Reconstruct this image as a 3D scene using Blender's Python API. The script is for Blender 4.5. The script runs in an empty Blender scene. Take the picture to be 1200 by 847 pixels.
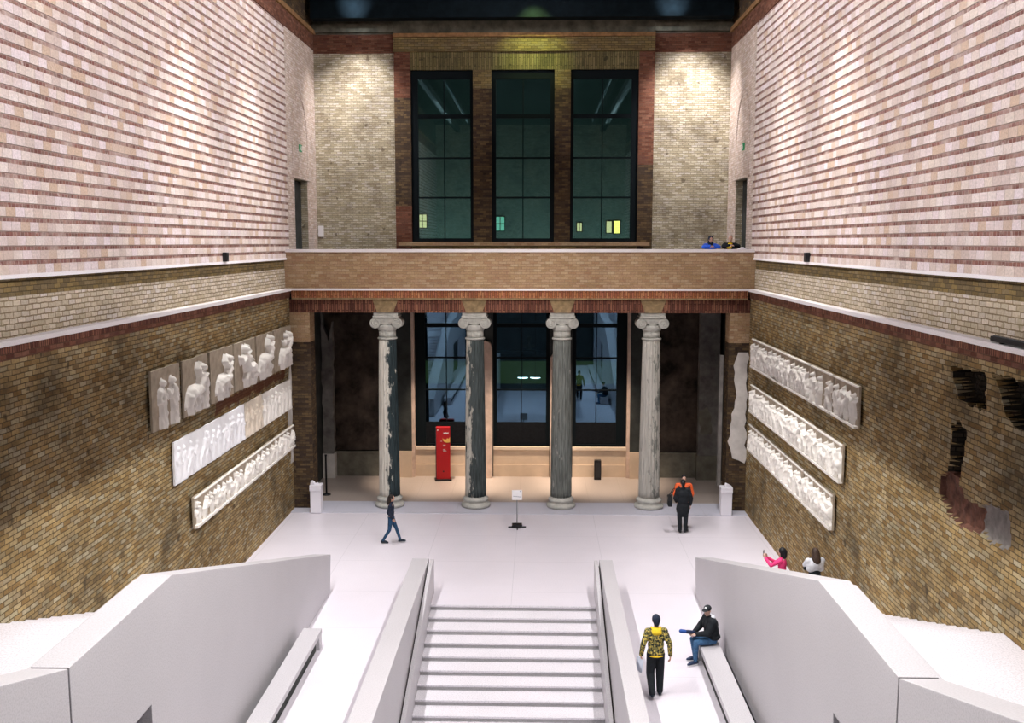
import bpy, bmesh, math, random
import numpy as np
from mathutils import Vector, Matrix, noise as mnoise
random.seed(7)
R = math.radians
scn = bpy.context.scene
COL = scn.collection

# ------------------------------------------------------------------ materials
def new_mat(name):
    m = bpy.data.materials.new(name); m.use_nodes = True
    nt = m.node_tree
    b = nt.nodes['Principled BSDF']
    return m, nt, b

def N(nt, typ, **kw):
    n = nt.nodes.new(typ)
    for k, v in kw.items():
        if k.startswith('i_'):
            n.inputs[k[2:].replace('_', ' ')].default_value = v
        else:
            setattr(n, k, v)
    return n

def ramp(nt, fac, stops, interp='LINEAR'):
    r = nt.nodes.new('ShaderNodeValToRGB'); cr = r.color_ramp; cr.interpolation = interp
    while len(cr.elements) < len(stops): cr.elements.new(0.5)
    for e, (p, c) in zip(cr.elements, stops):
        e.position = p
        e.color = tuple(c) + (1,) if not isinstance(c, (int, float)) else (c, c, c, 1)
    nt.links.new(fac, r.inputs['Fac'])
    return r.outputs['Color']

def mix(nt, fac, a, b, blend='MIX'):
    n = nt.nodes.new('ShaderNodeMix'); n.data_type = 'RGBA'; n.blend_type = blend
    for s, v in ((n.inputs[0], fac), (n.inputs[6], a), (n.inputs[7], b)):
        if hasattr(v, 'links'): nt.links.new(v, s)
        elif isinstance(v, (int, float)): s.default_value = v
        else: s.default_value = tuple(v) + (1,)
    return n.outputs[2]

def math_n(nt, op, a, b=0.0, clamp=False):
    n = nt.nodes.new('ShaderNodeMath'); n.operation = op; n.use_clamp = clamp
    for s, v in ((n.inputs[0], a), (n.inputs[1], b)):
        if hasattr(v, 'links'): nt.links.new(v, s)
        else: s.default_value = v
    return n.outputs[0]

def noise_n(nt, vec, scale, detail=4, rough=0.6, sxyz=None):
    n = N(nt, 'ShaderNodeTexNoise'); n.inputs['Scale'].default_value = scale
    n.inputs['Detail'].default_value = detail; n.inputs['Roughness'].default_value = rough
    if sxyz:
        mp = N(nt, 'ShaderNodeMapping'); mp.inputs['Scale'].default_value = sxyz
        nt.links.new(vec, mp.inputs['Vector']); vec = mp.outputs[0]
    nt.links.new(vec, n.inputs['Vector'])
    return n.outputs['Fac']

def bump(nt, b, height, strength=0.5, dist=0.02):
    n = N(nt, 'ShaderNodeBump'); n.inputs['Strength'].default_value = strength; n.inputs['Distance'].default_value = dist
    nt.links.new(height, n.inputs['Height']); nt.links.new(n.outputs[0], b.inputs['Normal'])

def plain(name, col, rough=0.6, metal=0.0, var=0.0, vscale=8.0, spec=0.3):
    m, nt, b = new_mat(name)
    b.inputs['Roughness'].default_value = rough; b.inputs['Metallic'].default_value = metal
    b.inputs['Specular IOR Level'].default_value = spec
    tc = N(nt, 'ShaderNodeTexCoord')
    if var:
        f = noise_n(nt, tc.outputs['Object'], vscale, 4)
        c = ramp(nt, f, [(0.3, [x * (1 - var) for x in col]), (0.7, [min(1, x * (1 + var)) for x in col])])
        nt.links.new(c, b.inputs['Base Color'])
    else:
        b.inputs['Base Color'].default_value = tuple(col) + (1,)
    return m

def brick(name, palette, mortar, bw=0.26, bh=0.085, ms=0.008, bmp=0.6, blotch=(0.75, 1.15), dirt=None, dirt_amt=0.5, dirt_scale=0.5, warp=0.012, vertical=False, rough=0.9, extra=None, shift=0.0):
    """brick wall in metres on the box-projected UV"""
    m, nt, b = new_mat(name)
    b.inputs['Roughness'].default_value = rough; b.inputs['Specular IOR Level'].default_value = 0.15
    uv = N(nt, 'ShaderNodeTexCoord').outputs['UV']
    wn = N(nt, 'ShaderNodeTexNoise'); wn.inputs['Scale'].default_value = 5.0; wn.inputs['Detail'].default_value = 2
    nt.links.new(uv, wn.inputs['Vector'])
    va = N(nt, 'ShaderNodeVectorMath', operation='MULTIPLY_ADD')
    nt.links.new(wn.outputs['Color'], va.inputs[0]); va.inputs[1].default_value = (warp * 2, warp * 2, 0); nt.links.new(uv, va.inputs[2])
    vec = va.outputs[0]
    if shift:
        mp = N(nt, 'ShaderNodeMapping'); mp.inputs['Location'].default_value = (0, -shift, 0); nt.links.new(vec, mp.inputs['Vector']); vec = mp.outputs[0]
    if vertical:
        mp = N(nt, 'ShaderNodeMapping'); mp.inputs['Rotation'].default_value = (0, 0, R(90)); nt.links.new(vec, mp.inputs['Vector']); vec = mp.outputs[0]
    br = N(nt, 'ShaderNodeTexBrick'); br.offset = 0.5; br.squash = 1.0
    nt.links.new(vec, br.inputs['Vector'])
    br.inputs['Color1'].default_value = (0, 0, 0, 1); br.inputs['Color2'].default_value = (1, 1, 1, 1); br.inputs['Mortar'].default_value = (0.5, 0.5, 0.5, 1)
    br.inputs['Scale'].default_value = 1.0; br.inputs['Mortar Size'].default_value = ms; br.inputs['Mortar Smooth'].default_value = 0.25
    br.inputs['Bias'].default_value = 0.0; br.inputs['Brick Width'].default_value = bw; br.inputs['Row Height'].default_value = bh
    n = len(palette)
    col = ramp(nt, br.outputs['Color'], [((i + 0.5) / n, p) for i, p in enumerate(palette)])
    col = mix(nt, br.outputs['Fac'], col, mortar)
    big = noise_n(nt, uv, 0.6, 6, 0.65)
    col = mix(nt, 1.0, col, ramp(nt, big, [(0.3, blotch[0]), (0.7, blotch[1])]), 'MULTIPLY')
    fine = noise_n(nt, uv, 22.0, 4, 0.7)
    col = mix(nt, 1.0, col, ramp(nt, fine, [(0.25, 0.72), (0.75, 1.2)]), 'MULTIPLY')
    if dirt:
        d = ramp(nt, noise_n(nt, uv, dirt_scale, 7, 0.7), [(0.5, 0.0), (0.68, dirt_amt)])
        col = mix(nt, d, col, dirt)
        # single blackened bricks
        sb = ramp(nt, noise_n(nt, uv, 3.2, 2, 0.5), [(0.66, 0.0), (0.72, dirt_amt)])
        col = mix(nt, sb, col, dirt)
    if extra: col = extra(nt, uv, col)
    nt.links.new(col, b.inputs['Base Color'])
    h = math_n(nt, 'SUBTRACT', math_n(nt, 'MULTIPLY', fine, 0.6), br.outputs['Fac'])
    bump(nt, b, h, bmp, 0.02)
    return m

def terrazzo(name, c1, c2, rough=0.35, joints=None, sc=60.0, spec=0.3):
    m, nt, b = new_mat(name)
    b.inputs['Roughness'].default_value = rough; b.inputs['Specular IOR Level'].default_value = spec
    uv = N(nt, 'ShaderNodeTexCoord').outputs['UV']
    f = noise_n(nt, uv, sc, 2, 0.6)
    col = ramp(nt, f, [(0.36, c1), (0.56, c2)])
    big = noise_n(nt, uv, 0.35, 3)
    col = mix(nt, 1.0, col, ramp(nt, big, [(0.3, 0.95), (0.7, 1.03)]), 'MULTIPLY')
    if joints:
        br = N(nt, 'ShaderNodeTexBrick'); br.offset = 0.0
        nt.links.new(uv, br.inputs['Vector'])
        br.inputs['Scale'].default_value = 1; br.inputs['Mortar Size'].default_value = joints[2]; br.inputs['Mortar Smooth'].default_value = 0.0
        br.inputs['Brick Width'].default_value = joints[0]; br.inputs['Row Height'].default_value = joints[1]
        col = mix(nt, br.outputs['Fac'], col, joints[3])
    nt.links.new(col, b.inputs['Base Color'])
    return m

# brick palettes (linear)
OCHRE = [(.26, .155, .060), (.37, .240, .098), (.45, .315, .145), (.39, .275, .135), (.30, .190, .075), (.50, .385, .215), (.34, .220, .095), (.48, .41, .28), (.23, .145, .065), (.40, .33, .20)]
CREAM = [(.52, .44, .33), (.62, .53, .40), (.68, .60, .49), (.55, .48, .36), (.46, .38, .26), (.66, .60, .54)]
YELLOW = [(.40, .35, .24), (.52, .46, .34), (.58, .53, .42), (.47, .41, .29), (.32, .27, .18), (.56, .51, .43)]
TAN = [(.40, .27, .15), (.48, .34, .20), (.34, .20, .11), (.50, .38, .24), (.43, .28, .17), (.36, .24, .13)]
PINKS = [(.60, .45, .34), (.64, .53, .47), (.74, .64, .59), (.78, .70, .66), (.70, .60, .52), (.76, .66, .66), (.60, .49, .43), (.78, .69, .70)]
REDS = [(.20, .090, .075), (.27, .125, .100), (.32, .165, .135), (.24, .12, .11), (.36, .21, .17), (.22, .13, .11)]
REDB = [(.115, .045, .028), (.16, .062, .038), (.20, .085, .052), (.13, .055, .040), (.22, .105, .068)]
BROWN = [(.075, .048, .027), (.11, .072, .038), (.15, .10, .05), (.085, .058, .036), (.055, .038, .028)]

OCHRE = [(r * .94, g * .98, b * 1.0) for r, g, b in OCHRE]
def wash_red(y0, y1, z0, z1, colr, amt=0.85):
    """exposed red brick showing in a ragged patch of the wall (uv in metres)"""
    def f(nt, uv, col):
        sx = N(nt, 'ShaderNodeSeparateXYZ'); nt.links.new(uv, sx.inputs[0])
        nz = math_n(nt, 'MULTIPLY', math_n(nt, 'SUBTRACT', noise_n(nt, uv, 2.5, 4), 0.5), 0.6)
        def win(v, a, b):
            c = (a + b) / 2; h = (b - a) / 2
            d = math_n(nt, 'ABSOLUTE', math_n(nt, 'SUBTRACT', v, c))
            d = math_n(nt, 'ADD', d, nz)
            return math_n(nt, 'MULTIPLY', math_n(nt, 'SUBTRACT', h, d), 12.0, True)
        k = math_n(nt, 'MULTIPLY', win(sx.outputs[0], y0, y1), win(sx.outputs[1], z0, z1))
        k = math_n(nt, 'MULTIPLY', k, amt)
        return mix(nt, k, col, colr)
    return f

M = {}
M['lower'] = brick('ochre brick', OCHRE, (.12, .085, .045), 0.27, 0.092, 0.010, 0.9, (0.72, 1.2), (.06, .046, .028), 0.75, 0.55)
M['lower_left'] = brick('ochre brick left', OCHRE, (.12, .085, .045), 0.27, 0.092, 0.010, 0.9, (0.72, 1.2), (.06, .046, .028), 0.75, 0.55,
                        extra=wash_red(26.6, 34.2, 4.86, 5.24, (.10, .028, .016)))
M['cream'] = brick('cream rough brick', CREAM, (.24, .18, .11), 0.27, 0.10, 0.012, 1.0, (0.8, 1.1), (.30, .24, .14), 0.5, 0.6, warp=0.02)
M['band'] = brick('brown green brick band', [(.17, .12, .05), (.24, .17, .07), (.12, .09, .045), (.20, .15, .08)], (.08, .06, .03), 0.25, 0.09, 0.008, 0.7)
M['pink'] = brick('pink block course', PINKS, (.44, .35, .29), 0.31, 0.243, 0.006, 0.6, (0.86, 1.07), (.56, .45, .38), 0.5, 0.7, warp=0.006, shift=9.02)
M['red'] = brick('red header course', REDS, (.40, .30, .26), 0.125, 0.243, 0.010, 0.9, (0.8, 1.2), (.58, .47, .42), 0.85, 1.1, warp=0.010, shift=9.02)
M['pinkfine'] = brick('pink fine brick', [(.60, .47, .40), (.70, .58, .52), (.74, .64, .60), (.64, .54, .45), (.55, .42, .34)], (.42, .34, .28), 0.27, 0.085, 0.007, 0.6, (0.85, 1.08), (.36, .30, .26), 0.5, 0.5)
M['yellow'] = brick('yellow brick', YELLOW, (.27, .225, .15), 0.24, 0.076, 0.009, 1.0, (0.8, 1.15), (.10, .075, .05), 0.7, 0.45, warp=0.018)
M['tan'] = brick('tan brick', TAN, (.30, .21, .13), 0.27, 0.090, 0.008, 0.6, (0.88, 1.1), (.28, .15, .10), 0.4, 0.8)
M['redwall'] = brick('dark red brick', REDB, (.14, .075, .05), 0.25, 0.085, 0.008, 0.7)
M['brown'] = brick('burnt brown brick', BROWN, (.06, .042, .03), 0.25, 0.088, 0.008, 0.9, (0.7, 1.3), (.025, .02, .018), 0.7, 0.6)
M['soldier'] = brick('orange soldier bricks', [(.36, .13, .055), (.46, .19, .085), (.52, .25, .12), (.30, .10, .05), (.42, .16, .09)], (.16, .07, .035), 0.28, 0.075, 0.010, 0.8, vertical=True)
M['soldier_red'] = brick('red soldier bricks', [(.13, .048, .032), (.19, .075, .048), (.24, .105, .07), (.10, .042, .03), (.17, .068, .048), (.27, .125, .075)], (.055, .026, .018), 0.45, 0.075, 0.010, 0.8, vertical=True)
M['soldier_olive'] = brick('olive soldier bricks', [(.17, .14, .06), (.24, .19, .09), (.12, .10, .045), (.20, .17, .08)], (.07, .06, .03), 0.62, 0.085, 0.010, 0.9, vertical=True, dirt=(.03, .03, .02), dirt_amt=.7)
M['olive'] = brick('olive brick', [(.19, .14, .06), (.26, .19, .08), (.14, .10, .05), (.22, .17, .09)], (.09, .07, .035), 0.26, 0.088, 0.008, 0.8)
M['keystone'] = plain('yellow brown keystone', (.24, .17, .09), 0.9, var=.35, vscale=6)
M['ledge'] = terrazzo('pale ledge stone', (.74, .70, .70), (.86, .83, .84), 0.6)
M['floor'] = terrazzo('white terrazzo floor', (.66, .63, .69), (.72, .685, .745), 0.32, (2.65, 2.65, 0.008, (.57, .55, .60)), 38)
M['strip'] = terrazzo('lavender stone strip', (.50, .50, .58), (.58, .58, .66), 0.4, (2.2, 9.0, 0.008, (.48, .48, .54)))
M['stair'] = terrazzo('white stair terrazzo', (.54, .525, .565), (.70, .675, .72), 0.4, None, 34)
M['riser'] = terrazzo('shaded grey riser terrazzo', (.36, .36, .36), (.46, .455, .46), 0.5, None, 34)  # grey riser with part of its shade painted into the colour
M['para'] = terrazzo('pale grey terrazzo', (.42, .41, .43), (.50, .485, .51), 0.45, None, 42)
M['galfloor'] = terrazzo('beige stone tiles', (.36, .30, .265), (.43, .365, .325), 0.5, (1.3, 1.3, 0.006, (.33, .275, .24)), 30)
M['sill'] = plain('peach limestone', (.60, .47, .35), 0.7, var=.08, vscale=2)
M['sillcap'] = plain('pale limestone cap', (.68, .56, .44), 0.6, var=.06, vscale=3)
M['plaster'] = plain('worn white plaster', (.58, .55, .52), 0.9, var=.16, vscale=2.5)
M['greyplaster'] = plain('grey worn plaster', (.16, .15, .14), 0.9, var=.45, vscale=2.0)
M['pierstone'] = plain('pinkish pier stone', (.58, .44, .36), 0.85, var=.22, vscale=2.2)
M['fresco'] = plain('dark burnt fresco', (.050, .036, .028), 0.95, var=.8, vscale=1.6)
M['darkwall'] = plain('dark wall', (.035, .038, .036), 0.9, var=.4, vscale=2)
M['basestone'] = plain('dim base stone', (.15, .14, .11), 0.85, var=.3, vscale=2.5)
M['blacksteel'] = plain('black steel frame', (.005, .008, .010), 0.5, spec=.06)
M['blackpanel'] = plain('dark wood panel', (.008, .009, .011), 0.6, var=.3, vscale=9, spec=.06)
M['ceiling'] = plain('dark ceiling timber', (.005, .009, .012), 0.8, var=.3, vscale=3, spec=.05)
M['cornice'] = plain('dim weathered cornice', (.10, .095, .072), 0.9, var=.45, vscale=2.4)
M['cornice_warm'] = plain('orange brick cornice', (.24, .13, .055), 0.9, var=.35, vscale=6)
M['gypsum'] = plain('white plaster cast', (.82, .79, .74), 0.75, var=.07, vscale=3)
M['gypsum_warm'] = plain('cream plaster cast', (.66, .58, .48), 0.8, var=.16, vscale=4)
M['gypsum_ground'] = plain('patinated shaded plaster ground', (.38, .32, .245), 0.85, var=.2, vscale=5)  # patina, darkened further to stand for shade between the carved figures
M['gypsum_cool'] = plain('cool white plaster cast', (.80, .80, .83), 0.75, var=.06, vscale=3)
M['hole'] = brick('charred rubble', [(.030, .024, .018), (.055, .042, .028), (.02, .017, .014)], (.015, .012, .01), 0.2, 0.09, 0.012, 1.0)
M['redrubble'] = plain('red brown rubble', (.13, .060, .042), 0.95, var=.55, vscale=5)
M['greyrubble'] = plain('grey mortar bed', (.19, .175, .165), 0.95, var=.3, vscale=5)

def glass_mat(name, tint, refl, fac):
    m = bpy.data.materials.new(name); m.use_nodes = True; nt = m.node_tree
    nt.nodes.remove(nt.nodes['Principled BSDF'])
    out = nt.nodes['Material Output']
    t = N(nt, 'ShaderNodeBsdfTransparent'); t.inputs[0].default_value = tuple(tint) + (1,)
    g = N(nt, 'ShaderNodeBsdfGlossy'); g.inputs['Color'].default_value = tuple(refl) + (1,); g.inputs['Roughness'].default_value = 0.015
    mx = N(nt, 'ShaderNodeMixShader'); mx.inputs[0].default_value = fac
    nt.links.new(t.outputs[0], mx.inputs[1]); nt.links.new(g.outputs[0], mx.inputs[2]); nt.links.new(mx.outputs[0], out.inputs[0])
    return m
M['glass_up'] = glass_mat('teal window glass', (.50, .60, .59), (.60, .78, .76), .13)
M['glass_low'] = glass_mat('blue window glass', (.40, .55, .58), (.42, .70, 1.0), .17)

def emit(name, col, s):
    m, nt, b = new_mat(name)
    b.inputs['Base Color'].default_value = (0, 0, 0, 1)
    b.inputs['Emission Color'].default_value = tuple(col) + (1,); b.inputs['Emission Strength'].default_value = s
    return m

# ------------------------------------------------------------------ mesh builder
class MB:
    def __init__(s): s.v = []; s.f = []; s.m = []
    def add(s, vs, fs, mat=0):
        o = len(s.v); s.v += [tuple(v) for v in vs]
        for f in fs: s.f.append(tuple(o + i for i in f)); s.m.append(mat)
        return s
    def box(s, x0, x1, y0, y1, z0, z1, mat=0):
        v = [(x, y, z) for z in (z0, z1) for y in (y0, y1) for x in (x0, x1)]
        return s.add(v, [(0, 2, 3, 1), (4, 5, 7, 6), (0, 1, 5, 4), (2, 6, 7, 3), (0, 4, 6, 2), (1, 3, 7, 5)], mat)
    def prism(s, poly, axis, a, b, mat=0):
        """poly: 2-D points; axis 'x': (y,z), 'y': (x,z), 'z': (x,y); extruded from a to b"""
        ar = sum(p[0] * q[1] - q[0] * p[1] for p, q in zip(poly, poly[1:] + poly[:1]))
        if ar < 0: poly = poly[::-1]
        n = len(poly)
        def P(p, t): return (t, p[0], p[1]) if axis == 'x' else ((p[0], t, p[1]) if axis == 'y' else (p[0], p[1], t))
        v = [P(p, a) for p in poly] + [P(p, b) for p in poly]
        f = [tuple(range(n)), tuple(range(2 * n - 1, n - 1, -1))] + [(i, i + n, (i + 1) % n + n, (i + 1) % n) for i in range(n)]
        return s.add(v, f, mat)
    def lathe(s, prof, cx=0, cy=0, n=32, mat=0, mod=None):
        """prof: [(r,z)...] bottom to top, capped"""
        vs = []
        for r, z in prof:
            for i in range(n):
                a = 2 * math.pi * i / n
                q = r * (mod(i, n, z) if mod else 1)
                vs.append((cx + q * math.cos(a), cy + q * math.sin(a), z))
        fs = []
        for k in range(len(prof) - 1):
            for i in range(n):
                j = (i + 1) % n
                fs.append((k * n + i, k * n + j, (k + 1) * n + j, (k + 1) * n + i))
        fs.append(tuple(range(n - 1, -1, -1))); fs.append(tuple((len(prof) - 1) * n + i for i in range(n)))
        return s.add(vs, fs, mat)
    def capsule(s, p0, p1, r0, r1, n=12, mat=0):
        p0 = Vector(p0); p1 = Vector(p1); d = p1 - p0; L = d.length
        d = d / L if L > 1e-6 else Vector((0, 0, 1))
        a = d.orthogonal().normalized(); b = d.cross(a)
        rings = []
        for k in range(1, 4):
            t = -math.pi / 2 + k * math.pi / 8
            rings.append((p0 + d * (r0 * math.sin(t)), r0 * math.cos(t)))
        rings.append((p0, r0)); rings.append((p1, r1))
        for k in range(1, 4):
            t = k * math.pi / 8
            rings.append((p1 + d * (r1 * math.sin(t)), r1 * math.cos(t)))
        vs = [p0 - d * r0] + [c + (a * math.cos(2 * math.pi * i / n) + b * math.sin(2 * math.pi * i / n)) * r for c, r in rings for i in range(n)] + [p1 + d * r1]
        fs = [(0, 1 + (i + 1) % n, 1 + i) for i in range(n)]
        m = len(rings)
        for k in range(m - 1):
            for i in range(n):
                j = (i + 1) % n
                fs.append((1 + k * n + i, 1 + k * n + j, 1 + (k + 1) * n + j, 1 + (k + 1) * n + i))
        last = len(vs) - 1
        fs += [(1 + (m - 1) * n + i, 1 + (m - 1) * n + (i + 1) % n, last) for i in range(n)]
        return s.add(vs, fs, mat)
    def chain(s, pts, rs, n=12, mat=0):
        for p, q, a, b in zip(pts, pts[1:], rs, rs[1:]): s.capsule(p, q, a, b, n, mat)
        return s
    def ell(s, c, r, rot=None, n=16, mat=0):
        vs = []; m = n // 2
        for k in range(m + 1):
            t = -math.pi / 2 + math.pi * k / m
            for i in range(n):
                a = 2 * math.pi * i / n
                p = Vector((r[0] * math.cos(t) * math.cos(a), r[1] * math.cos(t) * math.sin(a), r[2] * math.sin(t)))
                if rot is not None: p = rot @ p
                vs.append(Vector(c) + p)
        fs = [(k * n + i, k * n + (i + 1) % n, (k + 1) * n + (i + 1) % n, (k + 1) * n + i) for k in range(m) for i in range(n)]
        return s.add(vs, fs, mat)
    def build(s, name, mats, parent=None, smooth=False, bevel=0, loc=None):
        me = bpy.data.meshes.new(name)
        me.from_pydata([tuple(v) for v in s.v], [], s.f)
        if not isinstance(mats, (list, tuple)): mats = [mats]
        for m in mats: me.materials.append(m)
        me.polygons.foreach_set('material_index', s.m)
        me.polygons.foreach_set('use_smooth', [smooth] * len(s.f))
        uv = me.uv_layers.new(name='UVMap').data
        vv = s.v
        for p in me.polygons:
            n = p.normal; ax = max(range(3), key=lambda i: abs(n[i]))
            for li in p.loop_indices:
                x, y, z = vv[me.loops[li].vertex_index]
                uv[li].uv = (y, z) if ax == 0 else ((x, z) if ax == 1 else (x, y))
        o = bpy.data.objects.new(name, me); COL.objects.link(o)
        if parent: o.parent = parent
        if loc: o.location = loc
        if bevel:
            b = o.modifiers.new('bevel', 'BEVEL'); b.width = bevel; b.segments = 2; b.limit_method = 'ANGLE'; b.angle_limit = R(40)
        return o

def tag(o, label, cat, group=None, kind=None):
    o['label'] = label; o['category'] = cat
    if group: o['group'] = group
    if kind: o['kind'] = kind
    return o
def thing(name, label, cat, loc=(0, 0, 0), rz=0, group=None, kind=None):
    o = bpy.data.objects.new(name, None); COL.objects.link(o); o.empty_display_size = .2
    o.location = loc; o.rotation_euler = (0, 0, rz)
    return tag(o, label, cat, group, kind)
def struct(o): o['kind'] = 'structure'; return o
def jag(poly, step=0.15, amp=0.05, seed=0):
    """ragged outline along straight polygon edges"""
    rnd = random.Random(seed); out = []
    for (x0, y0), (x1, y1) in zip(poly, poly[1:] + poly[:1]):
        L = math.hypot(x1 - x0, y1 - y0); n = max(1, int(L / step)); nx, ny = -(y1 - y0) / L, (x1 - x0) / L
        for k in range(n):
            t = k / n; a = rnd.uniform(-amp, amp)
            out.append((x0 + (x1 - x0) * t + nx * a, y0 + (y1 - y0) * t + ny * a))
    return out

# ------------------------------------------------------------------ key measures (metres)
D, B = 35.03, 40.18           # front of the column screen, rear wall
YR = -7.0                     # rear end of the hall, behind the camera
ZB = -4.2                     # foot of the central flight
TOP = 19.6

# ------------------------------------------------------------------ floor
f = MB()
f.box(-8.1, -2.75, 3, 34.42, -.35, 0); f.box(2.75, 8.1, 3, 34.42, -.35, 0); f.box(-2.75, 2.75, 25.5, 34.42, -.35, 0)
floor = struct(f.build('floor', M['floor']))
struct(MB().box(-8.1, 8.1, 34.42, 36.02, -.35, 0.02).build('trim_1', M['strip'])).name = 'trim_1'
struct(MB().box(-8.6, 8.6, 36.02, 40.6, -.35, 0.0).build('floor_gallery', M['galfloor']))
struct(MB().box(-2.75, 2.75, 3, 19.6, ZB - .3, -1.96).build('floor_foyer', M['floor']))
struct(MB().box(-8.6, 8.6, YR, 3, -.35, 8.0 - .02).build('floor_landing', M['floor']))

# ------------------------------------------------------------------ lower side walls with cornice and ledge
def lower_wall(sd, name, mat):
    w = MB()
    x0 = sd * 8.1; x1 = sd * 8.6
    xa, xb = min(x0, x1), max(x0, x1)
    if sd < 0:
        w.box(xa, xb, YR, D + .0, -1, 7.62, 0)
    else:
        # face with broken holes between y 14.6 and 18.6
        w.box(xa, xb, YR, 14.6, -1, 7.62, 0); w.box(xa, xb, 18.6, D, -1, 7.62, 0)
        w.box(xa, xb, 14.6, 18.6, -1, 4.4, 0); w.box(xa + .42, xb, 14.6, 18.6, 4.4, 7.62, 0)
    # brick cornice steps
    def step(p, z0, z1, m): w.box(min(x0 - sd * p, x1), max(x0 - sd * p, x1), YR, D, z0, z1, m)
    step(.03, 7.62, 7.74, 1); step(.06, 7.74, 7.86, 2)
    step(.10, 7.86, 7.95, 3)
    o = struct(w.build(name, [mat, M['redwall'], M['soldier_red'], M['ledge']]))
    return o
lower_wall(-1, 'wall_left', M['lower_left'])
wr = lower_wall(1, 'wall_right', M['lower'])

# broken patch of the right wall: a fine grid pushed back where the bricks have fallen out
def inside(p, poly):
    x, y = p; c = False
    for (x0, y0), (x1, y1) in zip(poly, poly[1:] + poly[:1]):
        if (y0 > y) != (y1 > y) and x < (x1 - x0) * (y - y0) / (y1 - y0) + x0: c = not c
    return c
HOLES = [([(17.95, 7.36), (16.55, 7.40), (16.45, 6.88), (17.0, 6.80), (17.55, 6.86)], .30, 1),
         ([(16.30, 7.42), (14.7, 7.46), (14.7, 6.80), (15.30, 6.72), (15.78, 6.86), (16.0, 7.2)], .30, 1),
         ([(17.75, 6.36), (17.25, 6.38), (17.18, 6.15), (17.36, 5.75), (17.42, 5.30), (17.85, 5.30), (17.72, 5.9)], .22, 1),
         ([(18.12, 5.38), (17.40, 5.45), (17.10, 5.16), (16.45, 5.18), (16.42, 4.74), (17.25, 4.62), (17.75, 4.72), (18.10, 5.0)], .09, 2),
         ([(16.44, 5.20), (16.1, 5.30), (15.50, 5.32), (15.32, 4.86), (15.6, 4.70), (16.44, 4.76)], .06, 3)]
g = MB(); step_ = 0.05
ny, nz = int(round(4.0 / step_)), int(round((7.62 - 4.4) / step_))
vid = {}
gv = []; gf = []; gm = []
for j in range(nz + 1):
    for i in range(ny + 1):
        y = 14.6 + 4.0 * i / ny; z = 4.4 + (7.62 - 4.4) * j / nz
        q = (y + (mnoise.noise(Vector((y * 5, z * 5, 1))) * .10), z + mnoise.noise(Vector((y * 5, z * 5, 7))) * .10)
        d = 0
        for poly, dep, mt in HOLES:
            if inside(q, poly): d = dep * (1 + .35 * mnoise.noise(Vector((y * 7, z * 7, 3))))
        gv.append((8.1 + d, y, z)); vid[i, j] = q
for j in range(nz):
    for i in range(ny):
        a = j * (ny + 1) + i
        gf.append((a, a + ny + 1, a + ny + 2, a + 1))
        c = [vid[i, j], vid[i + 1, j], vid[i, j + 1], vid[i + 1, j + 1]]; mt = 0
        for poly, dep, m_ in HOLES:
            if sum(inside(p, poly) for p in c) >= 2: mt = m_
        gm.append(mt)
g.v, g.f, g.m = gv, gf, gm
struct(g.build('wall_right_patch', [M['lower'], M['hole'], M['redrubble'], M['greyrubble']], wr))

# ------------------------------------------------------------------ upper side walls: cream zone, dark band, striped courses
def upper_wall(sd, name):
    w = MB()
    def seg(p, y0, y1, z0, z1, m):
        x = sd * (8.18 + p); w.box(min(x, sd * 8.7), max(x, sd * 8.7), y0, y1, z0, z1, m)
    seg(.05, YR, D, 7.95, 8.64, 0)
    seg(.07, YR, D, 8.64, 8.95, 1)
    seg(-.03, YR, D, 8.95, 9.02, 2)
    # striped courses: pale blocks and recessed red headers, one extruded profile per course
    P = 0.243; z = 9.02; ye = 35.55
    while z < 17.0:
        seg(0, YR, ye, z, z + .158, 3)
        seg(.018, YR, ye, z + .158, z + P, 4)
        z += P
    seg(-.02, YR, B, z, 17.62, 6)
    seg(-.10, YR, B, 17.62, 17.78, 7)
    seg(.03, YR, B, 17.78, TOP, 8)
    # smooth end over the gallery, with the doorway
    seg(.0, ye, 36.55, 8.0, z, 5); seg(0, 38.62, B + .4, 8.0, z, 5); seg(0, 36.55, 38.62, 11.88, z, 5)
    # dim reddish corner quoin
    return struct(w.build(name, [M['cream'], M['band'], M['ledge'], M['pink'], M['red'], M['pinkfine'], M['redwall'], M['cornice_warm'], M['brown']]))
# block courses sit in rows: the brick texture row starts on z = 9.02
upper_wall(-1, 'wall_left_upper'); upper_wall(1, 'wall_right_upper')

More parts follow.
